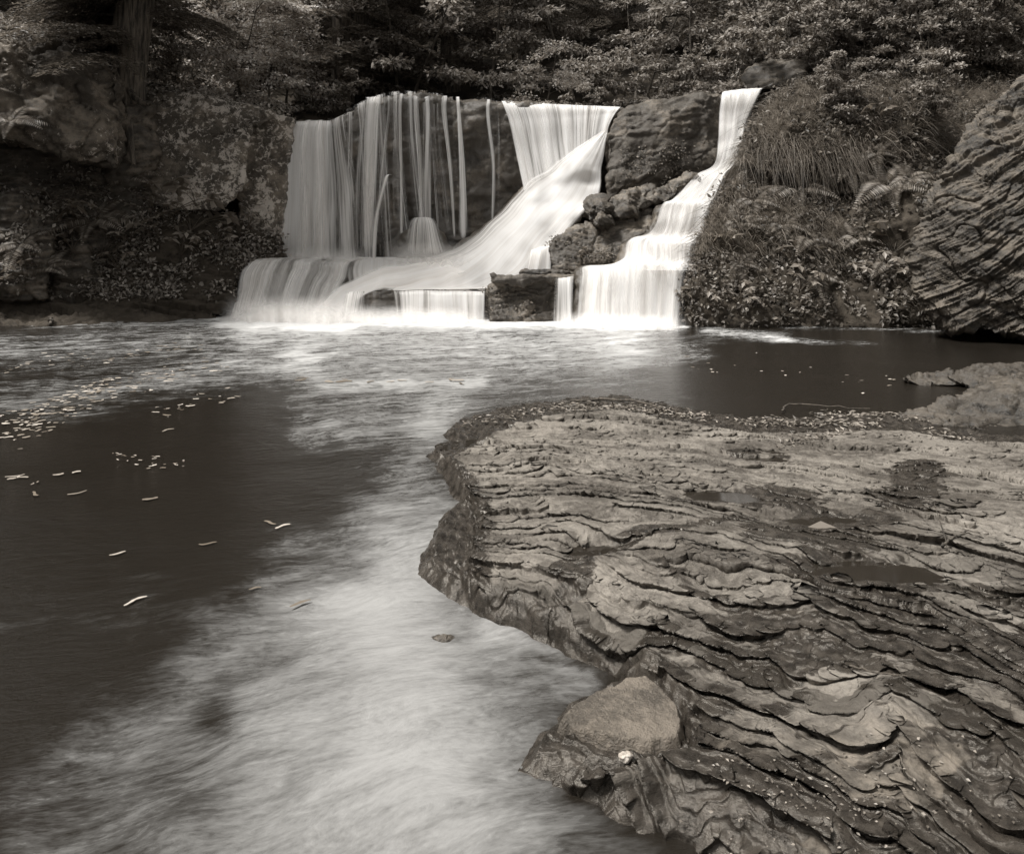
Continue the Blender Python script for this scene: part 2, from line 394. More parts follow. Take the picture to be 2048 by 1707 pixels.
    low = sst(0, .05, s0) * (1 - inn)
    tl, _ = terr(s0 + .02 * wn3, .05, .3); Z = Z + low * (tl - s0) * .35
    Z = Z + .0030 * fbm(p * 22, 4, 71) * (s0 > 0) + .016 * (1 - sst(0, .08, s1)) * sst(0, .03, s0) * fbm(p * 9, 4, 72)
    # small overhangs: lips of the beds pushed downhill
    gb = b.reshape(nr, nc)
    Xr = X.reshape(nr, nc); Yr = Y.reshape(nr, nc)
    gu = np.gradient(gb, axis=1) / (np.gradient(Xr, axis=1) + 1e-9)
    gv = np.gradient(gb, axis=0) / (np.gradient(Yr, axis=0) + 1e-9)
    gx = gu; gy = gv - gu * (Xr / Yr)
    gl = np.sqrt(gx ** 2 + gy ** 2) + 1e-6
    gx = (gx / gl).ravel(); gy = (gy / gl).ravel()
    ov = inn * (.055 * a1 * np.exp(-((f1 - .07) / .05) ** 2) + .030 * a2 * np.exp(-((f2 - .10) / .07) ** 2) + .004 * np.exp(-((f3 - .22) / .1) ** 2))
    Xo = X - gx * ov; Yo = Y - gy * ov
    # wetness: seep channels and hollows, plus painted darkening of the near part
    def band(pts, w):
        r = 0
        for (a0, b0), (a1_, b1_) in zip(pts[:-1], pts[1:]):
            g0 = G(a0, b0, .16); g1 = G(a1_, b1_, .16)
            r = np.maximum(r, seg(X, Y, g0[0], g0[1], g1[0], g1[1], w, w))
        return r
    wet = band([(1560, 1010), (1660, 1060), (1680, 1180), (1790, 1260), (1900, 1330), (2100, 1420)], .26)
    wet = np.maximum(wet, band([(1850, 930), (1830, 1000), (1700, 1080), (1500, 1100)], .16))
    wet = np.maximum(wet, .9 * band([(1480, 1060), (1300, 1080), (1180, 1110), (1120, 1180)], .09))
    wet = np.maximum(wet, .85 * band([(1330, 1150), (1560, 1290), (1800, 1400), (2100, 1540)], .07))
    wet = np.maximum(wet, .75 * band([(1450, 1560), (1800, 1640), (2200, 1760)], .22))  # wet rock, with the corner vignette painted in as well
    wet = np.maximum(wet, .8 * band([(1440, 1005), (1380, 1010)], .12)); wet = np.maximum(wet, .7 * band([(1560, 905), (1480, 900)], .12))
    wet = np.maximum(wet, .66 * sst(3.7, 2.5, Y + .25 * (1.2 - X)) * (X > .2))  # besides damp, paints the near rock darker where sky reflection weakens
    wet = wet + .5 * fbm(p * np.array([3.2, 5.0, 1]), 5, 81, .6) - .10 + .16 * (.5 - f1) + .12 * (.5 - f2)
    wet = np.maximum(wet, 1.3 * (1 - sst(.02, .17, s1)) + .2 * rag * (s1 < .1))
    wet = np.clip(wet, 0, 1)
    keep = (s0 > -.35)
    f = gridfaces(nr, nc, keep)[:, ::-1]
    V = np.stack([Xo, Yo, Z], 1)
    bed = noise3(np.stack([np.floor(b / .026) * 3.7, np.floor(b / .072), 0 * b], 1), 91)
    V, f, wet, bed, mo = compact(V, f, wet, bed, np.clip(band([(1500, 1600), (1800, 1620), (2200, 1640)], .30) * 1.3 + .25 * fbm(p * 4, 3, 83), 0, 1))  # moss mask at lower right also carries painted vignette darkening
    m = MT('shelf_rock'); co = m.n('ShaderNodeTexCoord').outputs['Object']; wa = m.attr('wet'); ba = m.attr('bed')
    n1 = m.noise(co, 2.2, 7, .6); n2 = m.noise(co, 16, 6, .65); n3 = m.noise(m.mapping(co, (1, 1, 5)), 80, 5, .68)
    f_ = m.math('ADD', m.math('MULTIPLY', n1, .55), m.math('ADD', m.math('MULTIPLY', n2, .45), m.math('MULTIPLY', ba, .12)))
    dry = m.mix(m.ramp(f_, .36, .64), (.042, .036, .030, 1), (.196, .175, .150, 1))
    dry = m.mix(m.ramp(n3, .52, .68, 0, .45), dry, sep(.045))
    dry = m.mix(m.ramp(n3, .48, .30, 0, .4), dry, sep(.22))
    wm_ = m.ramp(m.math('ADD', wa, m.math('MULTIPLY', m.math('SUBTRACT', n2, .5), .5)), .46, .58)
    dry = m.mix(m.math('MULTIPLY', m.attr('moss'), .75), dry, m.mix(m.ramp(n2, .4, .65), sep(.03), sep(.12)))  # dark moss tone, partly vignette put into the colour
    col = m.mix(wm_, dry, m.mix(m.ramp(n2, .35, .65), (.0125, .0102, .008, 1), (.045, .038, .031, 1)))
    n4 = m.noise(m.mapping(co, (5, 5, 55)), 1.0, 3, .5); col = m.mix(m.ramp(m.math('MULTIPLY_ADD', m.math('SUBTRACT', n2, .5), .8, ba), .15, .75, 0, .7), col, sep(.018))
    bmp = m.n('ShaderNodeBump', {'Height': m.math('ADD', m.math('MULTIPLY_ADD', n3, .35, m.math('MULTIPLY', n4, .4)), n2), 'Strength': m.math('MULTIPLY_ADD', wm_, -.30, .85), 'Distance': .014}).outputs[0]
    ro = m.math('ADD', m.math('MULTIPLY_ADD', wm_, -.35, .60), m.math('MULTIPLY', m.math('SUBTRACT', n3, .5), .5))
    pr = m.n('ShaderNodeBsdfPrincipled', {'Base Color': col, 'Roughness': ro, 'Normal': bmp, 'Specular IOR Level': .4, 'Specular Tint': (1, .92, .82, 1)})
    me = mesh_np('rock_shelf', V, f, m.surf(pr.outputs[0])); attr(me, 'wet', wet); attr(me, 'bed', bed); attr(me, 'moss', mo)
    o = link('rock_shelf', me)
    tag(o, 'broad low shelf of thin rippled shale beds reaching into the pool', 'rock shelf')
    return np.asarray(V), pits
SHELF, PITS = build_shelf()
_o = np.argsort(SHELF[:, 1]); 
def shelf_z(x, y, r=.03):
    lo, hi = np.searchsorted(SHELF[_o, 1], [y - r, y + r]); q = SHELF[_o[lo:hi]]
    q = q[np.abs(q[:, 0] - x) < r]
    return float(np.percentile(q[:, 2], 85)) if len(q) else 0.0

# ------------------------------------------------------------------ voxel-sculpted rocks
def blob(bm, outline, thick, bulge=.3, inset=.6, back=1.0):
    pts = [P(*q) for q in outline]; c = sum(pts) / len(pts)
    inner = [c + (q - c) * inset + np.array([0, -bulge, 0]) for q in pts]
    vd = (c - np.array([0, 0, HC])) / c[1] * thick; bk = [c + (q - c) * back + vd for q in pts]
    vf = [bm.verts.new(q) for q in pts]; vi = [bm.verts.new(q) for q in inner]; vb = [bm.verts.new(q) for q in bk]
    cf = bm.verts.new(c + np.array([0, -bulge * 1.15, 0])); cb = bm.verts.new(sum(bk) / len(bk))
    n = len(pts)
    for k in range(n):
        j = (k + 1) % n
        bm.faces.new((vf[k], vf[j], vi[j], vi[k])); bm.faces.new((vi[k], vi[j], cf))
        bm.faces.new((vf[j], vf[k], vb[k], vb[j])); bm.faces.new((vb[j], vb[k], cb))
def from_rows(bm, rows, push, thick, drop=0):
    A = [[P(*q) + np.array([0, push, -drop]) for q in r] for r in rows]
    Bk = [[q + np.array([0, thick, 0]) for q in r] for r in A]
    va = [[bm.verts.new(q) for q in r] for r in A]; vb = [[bm.verts.new(q) for q in r] for r in Bk]
    nr, nc = len(rows), len(rows[0])
    for i in range(nr - 1):
        for j in range(nc - 1):
            bm.faces.new((va[i][j], va[i][j + 1], va[i + 1][j + 1], va[i + 1][j]))
            bm.faces.new((vb[i][j + 1], vb[i][j], vb[i + 1][j], vb[i + 1][j + 1]))
    for i in range(nr - 1):
        bm.faces.new((va[i][0], va[i + 1][0], vb[i + 1][0], vb[i][0])); bm.faces.new((va[i + 1][-1], va[i][-1], vb[i][-1], vb[i + 1][-1]))
    for j in range(nc - 1):
        bm.faces.new((va[0][j + 1], va[0][j], vb[0][j], vb[0][j + 1])); bm.faces.new((va[-1][j], va[-1][j + 1], vb[-1][j + 1], vb[-1][j]))
ROCKS = {}
def sculpt(name, bm, voxel, mat, amp=.12, freq=1.1, bedn=(0, 0, 1), beds=.16, bamp=.06, fine=.02, smooth=6, seed=1, sub=0, blocky=.0, crack=.06):
    bmesh.ops.recalc_face_normals(bm, faces=bm.faces)
    me = bpy.data.meshes.new('tmp'); bm.to_mesh(me); bm.free()
    o = bpy.data.objects.new('tmp', me); COL.objects.link(o)
    m = o.modifiers.new('r', 'REMESH'); m.mode = 'VOXEL'; m.voxel_size = voxel
    m2 = o.modifiers.new('s', 'SMOOTH'); m2.factor = .5; m2.iterations = smooth
    if sub:
        m3 = o.modifiers.new('u', 'SUBSURF'); m3.levels = sub; m3.render_levels = sub
    dg = bpy.context.evaluated_depsgraph_get(); nm = bpy.data.meshes.new_from_object(o.evaluated_get(dg))
    bpy.data.objects.remove(o); bpy.data.meshes.remove(me)
    n = len(nm.vertices); V = np.empty(n * 3, np.float32); N = np.empty(n * 3, np.float32)
    nm.vertices.foreach_get('co', V); nm.vertices.foreach_get('normal', N); V = V.reshape(-1, 3); N = N.reshape(-1, 3)
    big = fbm(V * freq, 4, seed)
    bn = np.array(bedn, float); bn /= np.linalg.norm(bn)
    t = V @ bn + .22 * beds * 4 * noise3(V * .7, seed + 5) + .25 * beds * fbm(V * 2.5, 3, seed + 6)
    q = t / beds + .9 * noise3(np.stack([t / beds * .8, 0 * t, 0 * t], 1), seed + 17); q2 = t / (beds * .33)
    cell = noise3(np.stack([np.floor(q) * 5.1, V[:, 0] * 1.3, V[:, 1] * 1.3], 1), seed + 8)
    cell2 = noise3(np.stack([np.floor(q2) * 5.1, V[:, 0] * 3, V[:, 1] * 3], 1), seed + 9)
    fr = q - np.floor(q); fr2 = q2 - np.floor(q2)
    prof = sst(0, .07, fr) * (1.1 - .75 * fr); prof2 = sst(0, .12, fr2) * (1.1 - .75 * fr2)
    mk = sst(-.35, .35, fbm(V * 1.6, 2, seed + 14)); mk2 = sst(-.3, .3, fbm(V * 2.7, 2, seed + 15))
    d = amp * big + bamp * (.25 + .75 * mk) * ((prof - .6) + cell * .9) + bamp * .55 * (.2 + .8 * mk2) * ((prof2 - .6) + cell2 * .9) + fine * (fbm(V * 7, 4, seed + 3) - .6 * np.abs(noise3(V * 4.2, seed + 16)))
    if crack:
        cn = noise3(V * np.array([1.1, 1.1, 1.5]) + .25 * noise3(V * 2.3, seed + 18)[:, None], seed + 19); cn2 = noise3(V * np.array([2.3, 2.3, 3.0]) + .2 * noise3(V * 4.3, seed + 20)[:, None], seed + 21)
        d = d - crack * np.exp(-(cn / .035) ** 2) - .5 * crack * np.exp(-(cn2 / .045) ** 2)
    if blocky:
        vr = noise3(np.floor(V * blocky + .4 * noise3(V * 1.5, seed + 12)[:, None]) * 3.3, seed + 11); d = d + .5 * amp * vr
    V2 = V + N * d[:, None]
    nm.vertices.foreach_set('co', V2.astype(np.float32).ravel()); nm.update()
    nm.polygons.foreach_set('use_smooth', np.ones(len(nm.polygons), bool))
    nm.name = name; nm.materials.clear(); nm.materials.append(mat)
    N2 = np.empty(n * 3, np.float32); nm.vertices.foreach_get('normal', N2)
    ob = link(name, nm)
    return ob, V2, N2.reshape(-1, 3)
def rock(name, label, cat, specs, key=None, kind=None, **kw):
    bm = bmesh.new()
    for s in specs:
        if s[0] == 'rows': from_rows(bm, *s[1:])
        else: blob(bm, *s)
    o, V, N = sculpt(name, bm, **kw)
    if key: ROCKS[key] = (V, N)
    rebase(o); tag(o, label, cat, kind=kind)
    return o

# water surfaces first as survey rows (px, py, distance), reused for the rock beneath
TIER = [[(555, 512, 16.3), (620, 512, 16.3), (690, 515, 16.3), (745, 517, 16.3)],
        [(500, 521, 15.5), (570, 516, 15.5), (640, 519, 15.5), (712, 522, 15.5)],
        [(476, 543, 15.25), (555, 535, 15.25), (630, 545, 15.25), (700, 556, 15.2)],
        [(462, 588, 14.95), (540, 588, 14.95), (610, 592, 14.95), (680, 596, 14.9)],
        [(446, 636, 14.5), (525, 638, 14.4), (600, 640, 14.3), (668, 640, 14.3)]]
FAN = [[(1214, 256, 16.5), (1214, 257, 16.5), (1215, 258, 16.5), (1216, 260, 16.5)],
       [(1135, 303, 16.3), (1160, 308, 16.2), (1185, 316, 16.15), (1209, 328, 16.2)],
       [(1045, 368, 16.1), (1095, 372, 15.95), (1150, 385, 15.9), (1206, 402, 15.9)],
       [(985, 432, 15.9), (1045, 432, 15.65), (1110, 430, 15.5), (1178, 425, 15.5)],
       [(905, 492, 15.8), (985, 488, 15.4), (1060, 490, 15.2), (1130, 482, 15.2)],
       [(815, 520, 15.6), (920, 530, 15.1), (1020, 540, 14.95), (1095, 530, 14.95)],
       [(735, 545, 15.3), (860, 562, 14.9), (960, 570, 14.8), (1010, 568, 14.8)],
       [(690, 582, 15.0), (800, 580, 14.75), (900, 578, 14.7), (985, 576, 14.7)]]
SWEEP = [[(870, 517, 15.5), (900, 530, 15.2), (940, 548, 15.0)],
         [(760, 530, 15.3), (800, 552, 15.0), (850, 574, 14.85)],
         [(685, 562, 15.0), (715, 580, 14.8), (750, 588, 14.7)],
         [(625, 612, 14.6), (655, 622, 14.5), (700, 622, 14.5)],
         [(560, 640, 14.2), (620, 644, 14.1), (700, 642, 14.2)]]
CASC = [[(1443, 184, 17.3), (1484, 179, 17.3), (1530, 178, 17.3)],
        [(1439, 194, 16.7), (1476, 188, 16.7), (1526, 182, 16.7)],
        [(1433, 260, 16.5), (1463, 260, 16.5), (1496, 252, 16.5)],
        [(1426, 326, 16.2), (1446, 330, 16.2), (1474, 325, 16.2)],
        [(1385, 352, 15.8), (1415, 357, 15.8), (1455, 348, 15.8)],
        [(1340, 396, 15.4), (1382, 398, 15.4), (1432, 394, 15.4)],
        [(1318, 408, 15.1), (1365, 408, 15.1), (1424, 407, 15.1)],
        [(1298, 462, 14.85), (1350, 474, 14.85), (1406, 466, 14.85)],
        [(1248, 484, 14.5), (1315, 480, 14.6), (1396, 486, 14.4)],
        [(1236, 524, 14.25), (1305, 522, 14.25), (1388, 524, 14.25)],
        [(1158, 534, 13.9), (1270, 528, 13.75), (1376, 538, 13.9)],
        [(1151, 556, 13.7), (1262, 546, 13.55), (1372, 556, 13.7)],
        [(1146, 642, 13.4), (1258, 652, 13.2), (1368, 652, 13.2)]]

rock('waterfall_cliff', 'dark wet cliff behind the main curtain of the falls', 'cliff', [
    ([(560, 246, 16.75), (640, 247, 16.75), (676, 236, 16.8), (705, 216, 16.8), (745, 196, 16.8), (800, 190, 16.8), (880, 193, 16.8), (1000, 203, 16.8),
      (1120, 210, 16.8), (1250, 215, 16.8), (1270, 300, 16.9), (1215, 430, 17), (1100, 500, 17), (900, 540, 17), (740, 540, 17), (555, 540, 17)], 2.5, .08, .9),
    ([(772, 372, 16.8), (795, 356, 16.6), (815, 385, 16.6), (810, 520, 16.5), (768, 530, 16.5)], 1, .02)],
    key='cliff', voxel=.05, mat=M['cliff'], amp=.10, bamp=.05, beds=.3, fine=.03, crack=.03, smooth=3, seed=4)
rock('rock_step', 'rounded rock step buried under the white fan of the falls', 'rock', [('rows', FAN, .25, 1.6, .05), ('rows', SWEEP, .25, 1, .05),
    ([(800, 470, 16.2), (845, 442, 16.1), (890, 470, 16.1), (905, 520, 15.9), (790, 520, 15.9)], 1, .1)],
    voxel=.06, mat=M['cliff'], amp=.05, bamp=.03, seed=6)
rock('rock_step', 'rounded rock step under the lower left tier of the falls', 'rock', [('rows', TIER, .25, 1.6, .04)], voxel=.06, mat=M['cliff'], amp=.05, bamp=.03, seed=7)
rock('rock_step', 'stair of rock ledges beneath the narrow right cascade', 'rock', [('rows', CASC, .2, 1.5, .04)], voxel=.06, mat=M['cliff'], amp=.05, bamp=.03, seed=8)
rock('mossy_ledge', 'low mossy ledge with water combing over its edge', 'rock', [
    ([(698, 584, 14.75), (800, 580, 14.7), (900, 580, 14.7), (985, 580, 14.7), (985, 645, 14.5), (900, 645, 14.6), (790, 645, 14.6), (694, 645, 14.6)], 1.2, .0, .9)],
    voxel=.03, mat=M['cliff'], amp=.05, bamp=.04, beds=.12, seed=9, smooth=4)
rock('rock_block', 'dark mossy block with a thin jutting lip beside the comb of water', 'rock', [
    ([(978, 572, 14.35), (985, 556, 14.3), (1040, 560, 14.3), (1100, 560, 14.3), (1150, 560, 14.3), (1150, 648, 14.0), (1060, 648, 13.95), (976, 648, 14.05)], 1.6, .08, .8),
    ([(984, 552, 14.0), (1060, 553, 13.95), (1150, 553, 14.0), (1150, 562, 14.0), (1060, 566, 13.95), (992, 563, 14.0)], 1.5, .0, .9)],
    key='block', voxel=.025, mat=M['shale'], amp=.10, bamp=.07, beds=.10, seed=10, smooth=2)
rock('rock_slab', 'thin flat slab lying on the dark mossy block', 'rock', [
    ([(1040, 541, 14.3), (1100, 541, 14.25), (1148, 544, 14.3), (1148, 553, 14.3), (1090, 554, 14.25), (1038, 552, 14.3)], .9, .0, .9)],
    voxel=.02, mat=M['outcrop'], amp=.03, bamp=.03, beds=.06, seed=12, smooth=2)
rock('rock_ledge', 'layered ledge with leafy tufts between the two falls', 'rock', [
    ([(1098, 490, 15.0), (1110, 470, 15.1), (1160, 450, 15.3), (1230, 432, 15.5), (1300, 420, 15.6), (1310, 460, 15.2), (1250, 485, 14.9), (1235, 525, 14.7), (1165, 540, 14.6), (1110, 542, 14.6)], 1.5, .05, .8)],
    key='ledge', voxel=.025, mat=M['shale'], amp=.08, bamp=.06, beds=.10, bedn=(.1, 0, 1), seed=13, smooth=2)
rock('fallen_rock', 'small pale rock wedged at the foot of the middle boulder', 'rock', [
    ([(1168, 425, 15.1), (1180, 408, 15.1), (1205, 402, 15.1), (1220, 415, 15.1), (1205, 440, 15.0), (1180, 440, 15.0)], .6, .1)], voxel=.018, mat=M['outcrop'], amp=.17, bamp=.05, beds=.08, bedn=(.5, 0, 1), seed=14, smooth=1, blocky=2.6, crack=.03)
rock('fallen_rock', 'dark angular rock just below the small pale rock', 'rock', [
    ([(1188, 440, 14.95), (1200, 424, 14.95), (1225, 428, 15), (1230, 448, 14.9), (1205, 462, 14.9), (1190, 455, 14.9)], .6, .08)], voxel=.018, mat=M['shale'], amp=.17, bamp=.05, beds=.08, bedn=(.5, 0, 1), seed=15, smooth=1, blocky=2.6, crack=.03)
rock('fallen_rock', 'long broken rock leaning below the middle boulder', 'rock', [
    ([(1205, 418, 15.4), (1225, 392, 15.5), (1270, 370, 15.6), (1310, 372, 15.7), (1318, 400, 15.6), (1270, 425, 15.3), (1235, 436, 15.2)], .9, .12)], voxel=.02, mat=M['shale'], amp=.17, bamp=.05, beds=.12, bedn=(.6, 0, 1), seed=16, smooth=1, blocky=2.6, crack=.03)
rock('fallen_rock', 'low broken rock beside the narrow right cascade', 'rock', [
    ([(1310, 392, 15.6), (1340, 366, 15.8), (1400, 345, 16), (1412, 352, 15.9), (1360, 385, 15.5), (1330, 405, 15.4)], .8, .08)], voxel=.02, mat=M['shale'], amp=.17, bamp=.05, beds=.1, bedn=(.6, 0, 1), seed=17, smooth=1, blocky=2.6, crack=.03)
rock('boulder', 'big rounded mossy boulder standing between the two falls', 'boulder', [
    ([(1212, 268, 16.3), (1228, 240, 16.4), (1260, 216, 16.5), (1330, 199, 16.6), (1440, 187, 16.8), (1452, 250, 16.7), (1440, 320, 16.5), (1390, 355, 16.3), (1340, 372, 16.1), (1280, 372, 16), (1216, 405, 16)], 2.2, .22, .7)],
    key='midboulder', voxel=.035, mat=M['mid'], amp=.12, bamp=.05, beds=.35, bedn=(-.15, 0, 1), fine=.02, crack=.04, seed=18, smooth=4)
rock('boulder', 'weathered rock cap at the top of the narrow right cascade', 'boulder', [
    ([(1452, 188, 17.6), (1470, 165, 17.7), (1500, 140, 17.8), (1540, 118, 18), (1620, 120, 18), (1600, 180, 17.4), (1530, 182, 17.3)], 1.5, .12, .7)],
    voxel=.04, mat=M['outcrop'], amp=.12, bamp=.05, beds=.25, bedn=(-.4, 0, 1), seed=19)
rock('boulder', 'dark overhanging boulder below the big hemlock at left', 'boulder', [
    ([(-120, 30, 13.4), (50, 55, 13.6), (140, 90, 13.7), (205, 118, 13.9), (243, 160, 14), (252, 240, 14), (240, 345, 13.9), (190, 335, 13.8), (110, 305, 13.5), (20, 275, 13.3), (-120, 255, 13.2)], 3, .35, .65)],
    key='lboulder', voxel=.035, mat=M['lboulder'], amp=.16, bamp=.08, beds=.34, bedn=(.35, 0, 1), fine=.03, crack=.08, seed=20, smooth=4, blocky=.9)
rock('rock', 'dark earthy rock wedge under the foot of the thick leaning trunk', 'rock', [([(205, 232, 14.7), (250, 214, 14.7), (305, 212, 15.0), (318, 300, 15.3), (300, 430, 15.4), (215, 420, 15.1)], 1.8, .1, .7)], voxel=.04, mat=M['shale'], amp=.14, bamp=.06, beds=.2, seed=29)
rock('rock_wall', 'square lichen spotted rock wall left of the main fall', 'rock wall', [
    ([(276, 192, 15.6), (330, 182, 15.8), (420, 194, 15.9), (500, 208, 16), (545, 222, 16.1), (552, 240, 16.1), (505, 246, 15.7), (500, 300, 15.6), (490, 380, 15.5), (440, 420, 15.4), (370, 420, 15.3), (282, 400, 15.3)], 2.6, .06, .85),
    ([(490, 225, 16.1), (560, 232, 16.2), (590, 240, 16.4), (585, 300, 16.4), (570, 420, 16.3), (560, 530, 16.2), (470, 520, 16.0), (480, 380, 16)], 2, .0, .85)],
    key='wall', voxel=.035, mat=M['wall'], amp=.05, bamp=.035, beds=.3, fine=.025, crack=.04, seed=21, smooth=3)
rock('layered_outcrop', 'deeply shaded layered rock under the overhanging boulder', 'rock', [
    ([(-120, 235, 14.5), (110, 285, 14.9), (250, 330, 15.2), (300, 420, 15.2), (270, 520, 14.9), (200, 600, 14.5), (-120, 610, 14.2)], 2.5, .05, .8),
    ([(-120, 380, 13.9), (60, 395, 14.1), (120, 410, 14.3), (110, 470, 14.2), (90, 600, 14.0), (-120, 610, 13.8)], 1.5, .1, .8)],
    key='lshale', voxel=.035, mat=M['shale'], amp=.14, bamp=.12, beds=.17, seed=22, smooth=2)
rock('left_bank', 'shaded stony bank with thin ledges left of the falls', 'bank', [
    ([(180, 470, 15.0), (300, 405, 15.4), (420, 420, 15.6), (560, 470, 16.0), (565, 520, 15.7), (500, 540, 15.3), (470, 570, 15.0), (440, 628, 14.5), (300, 634, 14.2), (100, 632, 14.0), (-120, 640, 13.8), (-120, 560, 14.2)], 2, .05, .75),
    ([(-160, 618, 13.9), (100, 616, 14.1), (300, 622, 14.4), (420, 634, 14.4), (440, 646, 14.2), (300, 652, 13.7), (100, 658, 13.3), (-160, 666, 12.9)], 1.5, .0, .9)],
    key='lbank', kind='structure', voxel=.04, mat=M['soil'], amp=.14, bamp=.15, beds=.10, bedn=(.12, 0, 1), seed=23, smooth=2)
rock('right_bank', 'overgrown bank on the right of the narrow cascade', 'bank', [
    ([(1362, 664, 13.2), (1368, 580, 13.5), (1398, 500, 13.9), (1430, 420, 14.4), (1474, 350, 15.2), (1560, 340, 15.6), (1700, 340, 15.5), (1860, 330, 14.6), (1990, 380, 14), (2010, 560, 13.4), (1990, 672, 12.8), (1800, 664, 13.1), (1600, 660, 13.2)], 3, .15, .75),
    ([(1478, 335, 15.0), (1490, 285, 15.2), (1520, 235, 15.6), (1555, 190, 16.2), (1620, 165, 16.3), (1750, 190, 15.8), (1860, 230, 15.2), (1880, 340, 14.8), (1760, 350, 14.8), (1640, 352, 14.6), (1540, 348, 14.7)], 2.5, .25, .65),
    ([(1560, 200, 16.5), (1590, 150, 18), (1700, 95, 20), (1850, 30, 22), (2200, -40, 22), (2250, 320, 15), (2000, 340, 14.8), (1800, 300, 15.3), (1640, 230, 16)], 2, .0, .7)],
    key='rbank', kind='structure', voxel=.05, mat=M['soil'], amp=.16, bamp=.05, beds=.25, seed=24, smooth=4)
rock('boulder', 'huge pale boulder of slanting shale leaning over the pool at right', 'boulder', [
    ([(2190, 20, 12.4), (2110, 92, 12.3), (2048, 148, 12.2), (1996, 205, 12.1), (1955, 252, 12.1), (1893, 328, 12), (1860, 390, 12), (1838, 445, 12), (1832, 520, 11.9), (1832, 575, 11.8), (1848, 620, 11.7), (1900, 650, 11.5), (1990, 668, 11.2), (2080, 676, 10.9), (2190, 695, 10.6), (2420, 700, 10.4), (2420, 20, 12)], 3, .5, .6)],
    key='rboulder', voxel=.028, mat=M['rboulder'], amp=.16, bamp=.075, beds=.085, bedn=(-.62, .1, 1), fine=.035, crack=.06, seed=25, smooth=3, sub=1)
rock('rock_outcrop', 'low lumpy outcrop at the right edge of the pool', 'rock', [
    ([(1660, 846, 6.7), (1760, 832, 6.85), (1880, 812, 7.1), (2000, 820, 6.9), (2000, 872, 6.3), (1860, 858, 6.5), (1760, 852, 6.6)], .45, .0, .9),
    ([(1850, 815, 7.1), (1890, 795, 7.1), (1960, 790, 7.0), (2060, 800, 6.9), (2300, 800, 6.8), (2300, 880, 6.4), (2100, 876, 6.35), (1980, 862, 6.4), (1890, 840, 6.6)], .8, .02, .85),
    ([(1905, 790, 7.3), (1960, 764, 7.4), (2030, 758, 7.4), (2090, 775, 7.2), (2080, 830, 6.9), (1960, 830, 6.9)], .7, .05, .8),
    ([(2000, 770, 7.7), (2050, 742, 7.8), (2120, 728, 7.9), (2300, 722, 8), (2300, 830, 7), (2060, 800, 7.2)], .8, .05, .8),
    ([(1802, 757, 8.3), (1850, 745, 8.4), (1900, 742, 8.4), (1930, 770, 8.1), (1840, 772, 8.2)], .6, .0, .8),
    ([(1890, 752, 8.2), (1960, 738, 8.4), (2050, 735, 8.4), (2050, 780, 8.0), (1930, 772, 8.0)], .7, .0, .8)],
    voxel=.016, mat=M['outcrop'], amp=.06, bamp=.05, beds=.055, bedn=(.12, .25, 1), fine=.02, crack=.05, seed=26, smooth=3)

# ------------------------------------------------------------------ falling water
def crom(A, n, axis):
    A = np.moveaxis(np.asarray(A, float), axis, 0); m = len(A)
    t = np.linspace(0, m - 1, n); i = np.clip(t.astype(int), 0, m - 2); f = (t - i).reshape((-1,) + (1,) * (A.ndim - 1))
    E = np.concatenate([2 * A[:1] - A[1:2], A, 2 * A[-1:] - A[-2:-1]])
    p0, p1, p2, p3 = E[i], E[i + 1], E[i + 2], E[i + 3]
    o = .5 * (2 * p1 + (p2 - p0) * f + (2 * p0 - 5 * p1 + 4 * p2 - p3) * f * f + (3 * p1 - p0 - 3 * p2 + p3) * f ** 3)
    return np.moveaxis(o, 0, axis)
def sheet(name, rows, mat, parent, dens=.8, nu=50, nv=70, edge=.12, top=.0, bot=.0, seed=1, rough=.03, off=0.0, dcol=None, warp=0.0):
    A = np.array([[P(*q) for q in r] for r in rows])
    V = crom(crom(A, nv, 0), nu, 1)
    V[..., 1] -= off
    u = np.linspace(0, 1, nu)[None, :].repeat(nv, 0); v = np.linspace(0, 1, nv)[:, None].repeat(nu, 1)
    du = np.linalg.norm(np.diff(V, axis=1), axis=2); dvv = np.linalg.norm(np.diff(V, axis=0), axis=2)
    wid = np.median(du.sum(1)); Uv = np.concatenate([np.zeros((1, nu)), np.cumsum(dvv, 0)])
    W = V.reshape(-1, 3)
    n = noise3(np.stack([u.ravel() * wid * 7, Uv.ravel() * .5, 0 * W[:, 0] + seed], 1), seed)
    if warp:
        Wc = W * np.array([1, 0, 1]); g = sst(.05, .2, v.ravel()) * (1 - .8 * sst(.85, 1, v.ravel()))
        W = W + (warp * g)[:, None] * np.stack([.5 * noise3(Wc * 1.3, 301), -noise3(Wc * 1.5, 302) - .5 * noise3(Wc * 3.1, 304), .7 * noise3(Wc * 1.4, 303) + .3 * noise3(Wc * 3.3, 305)], 1)
    n = n * .5 + .5 * noise3(np.stack([u.ravel() * wid * 2.2, Uv.ravel() * .6, 0 * W[:, 0] + seed], 1), seed + 3) if mat is M['silk'] else n
    W = W + np.stack([0 * n, -rough * n, 0 * n], 1)
    e = sst(0, edge, u) * sst(0, edge, 1 - u) if edge else 1 + 0 * u
    if top: e = e * sst(0, top, v)
    if bot: e = e * sst(0, bot, 1 - v)
    D = dens if dcol is None else np.interp(u, np.linspace(0, 1, len(dcol)), dcol)
    f = gridfaces(nv, nu)
    me = mesh_np(name, W, f, mat); attr(me, 'dens', (D * e).ravel())
    uvs(me, f, np.stack([u.ravel() * wid + seed * 3.1, Uv.ravel()], 1))
    return link(name, me, parent)
def local(parent):
    for c in parent.children: c.location = -Vector(parent.location)
b0 = P(860, 640, 14.6)
main = empty('waterfall', b0); tag(main, 'broad main waterfall with a wide curtain, thin strands and a white fan', 'waterfall')
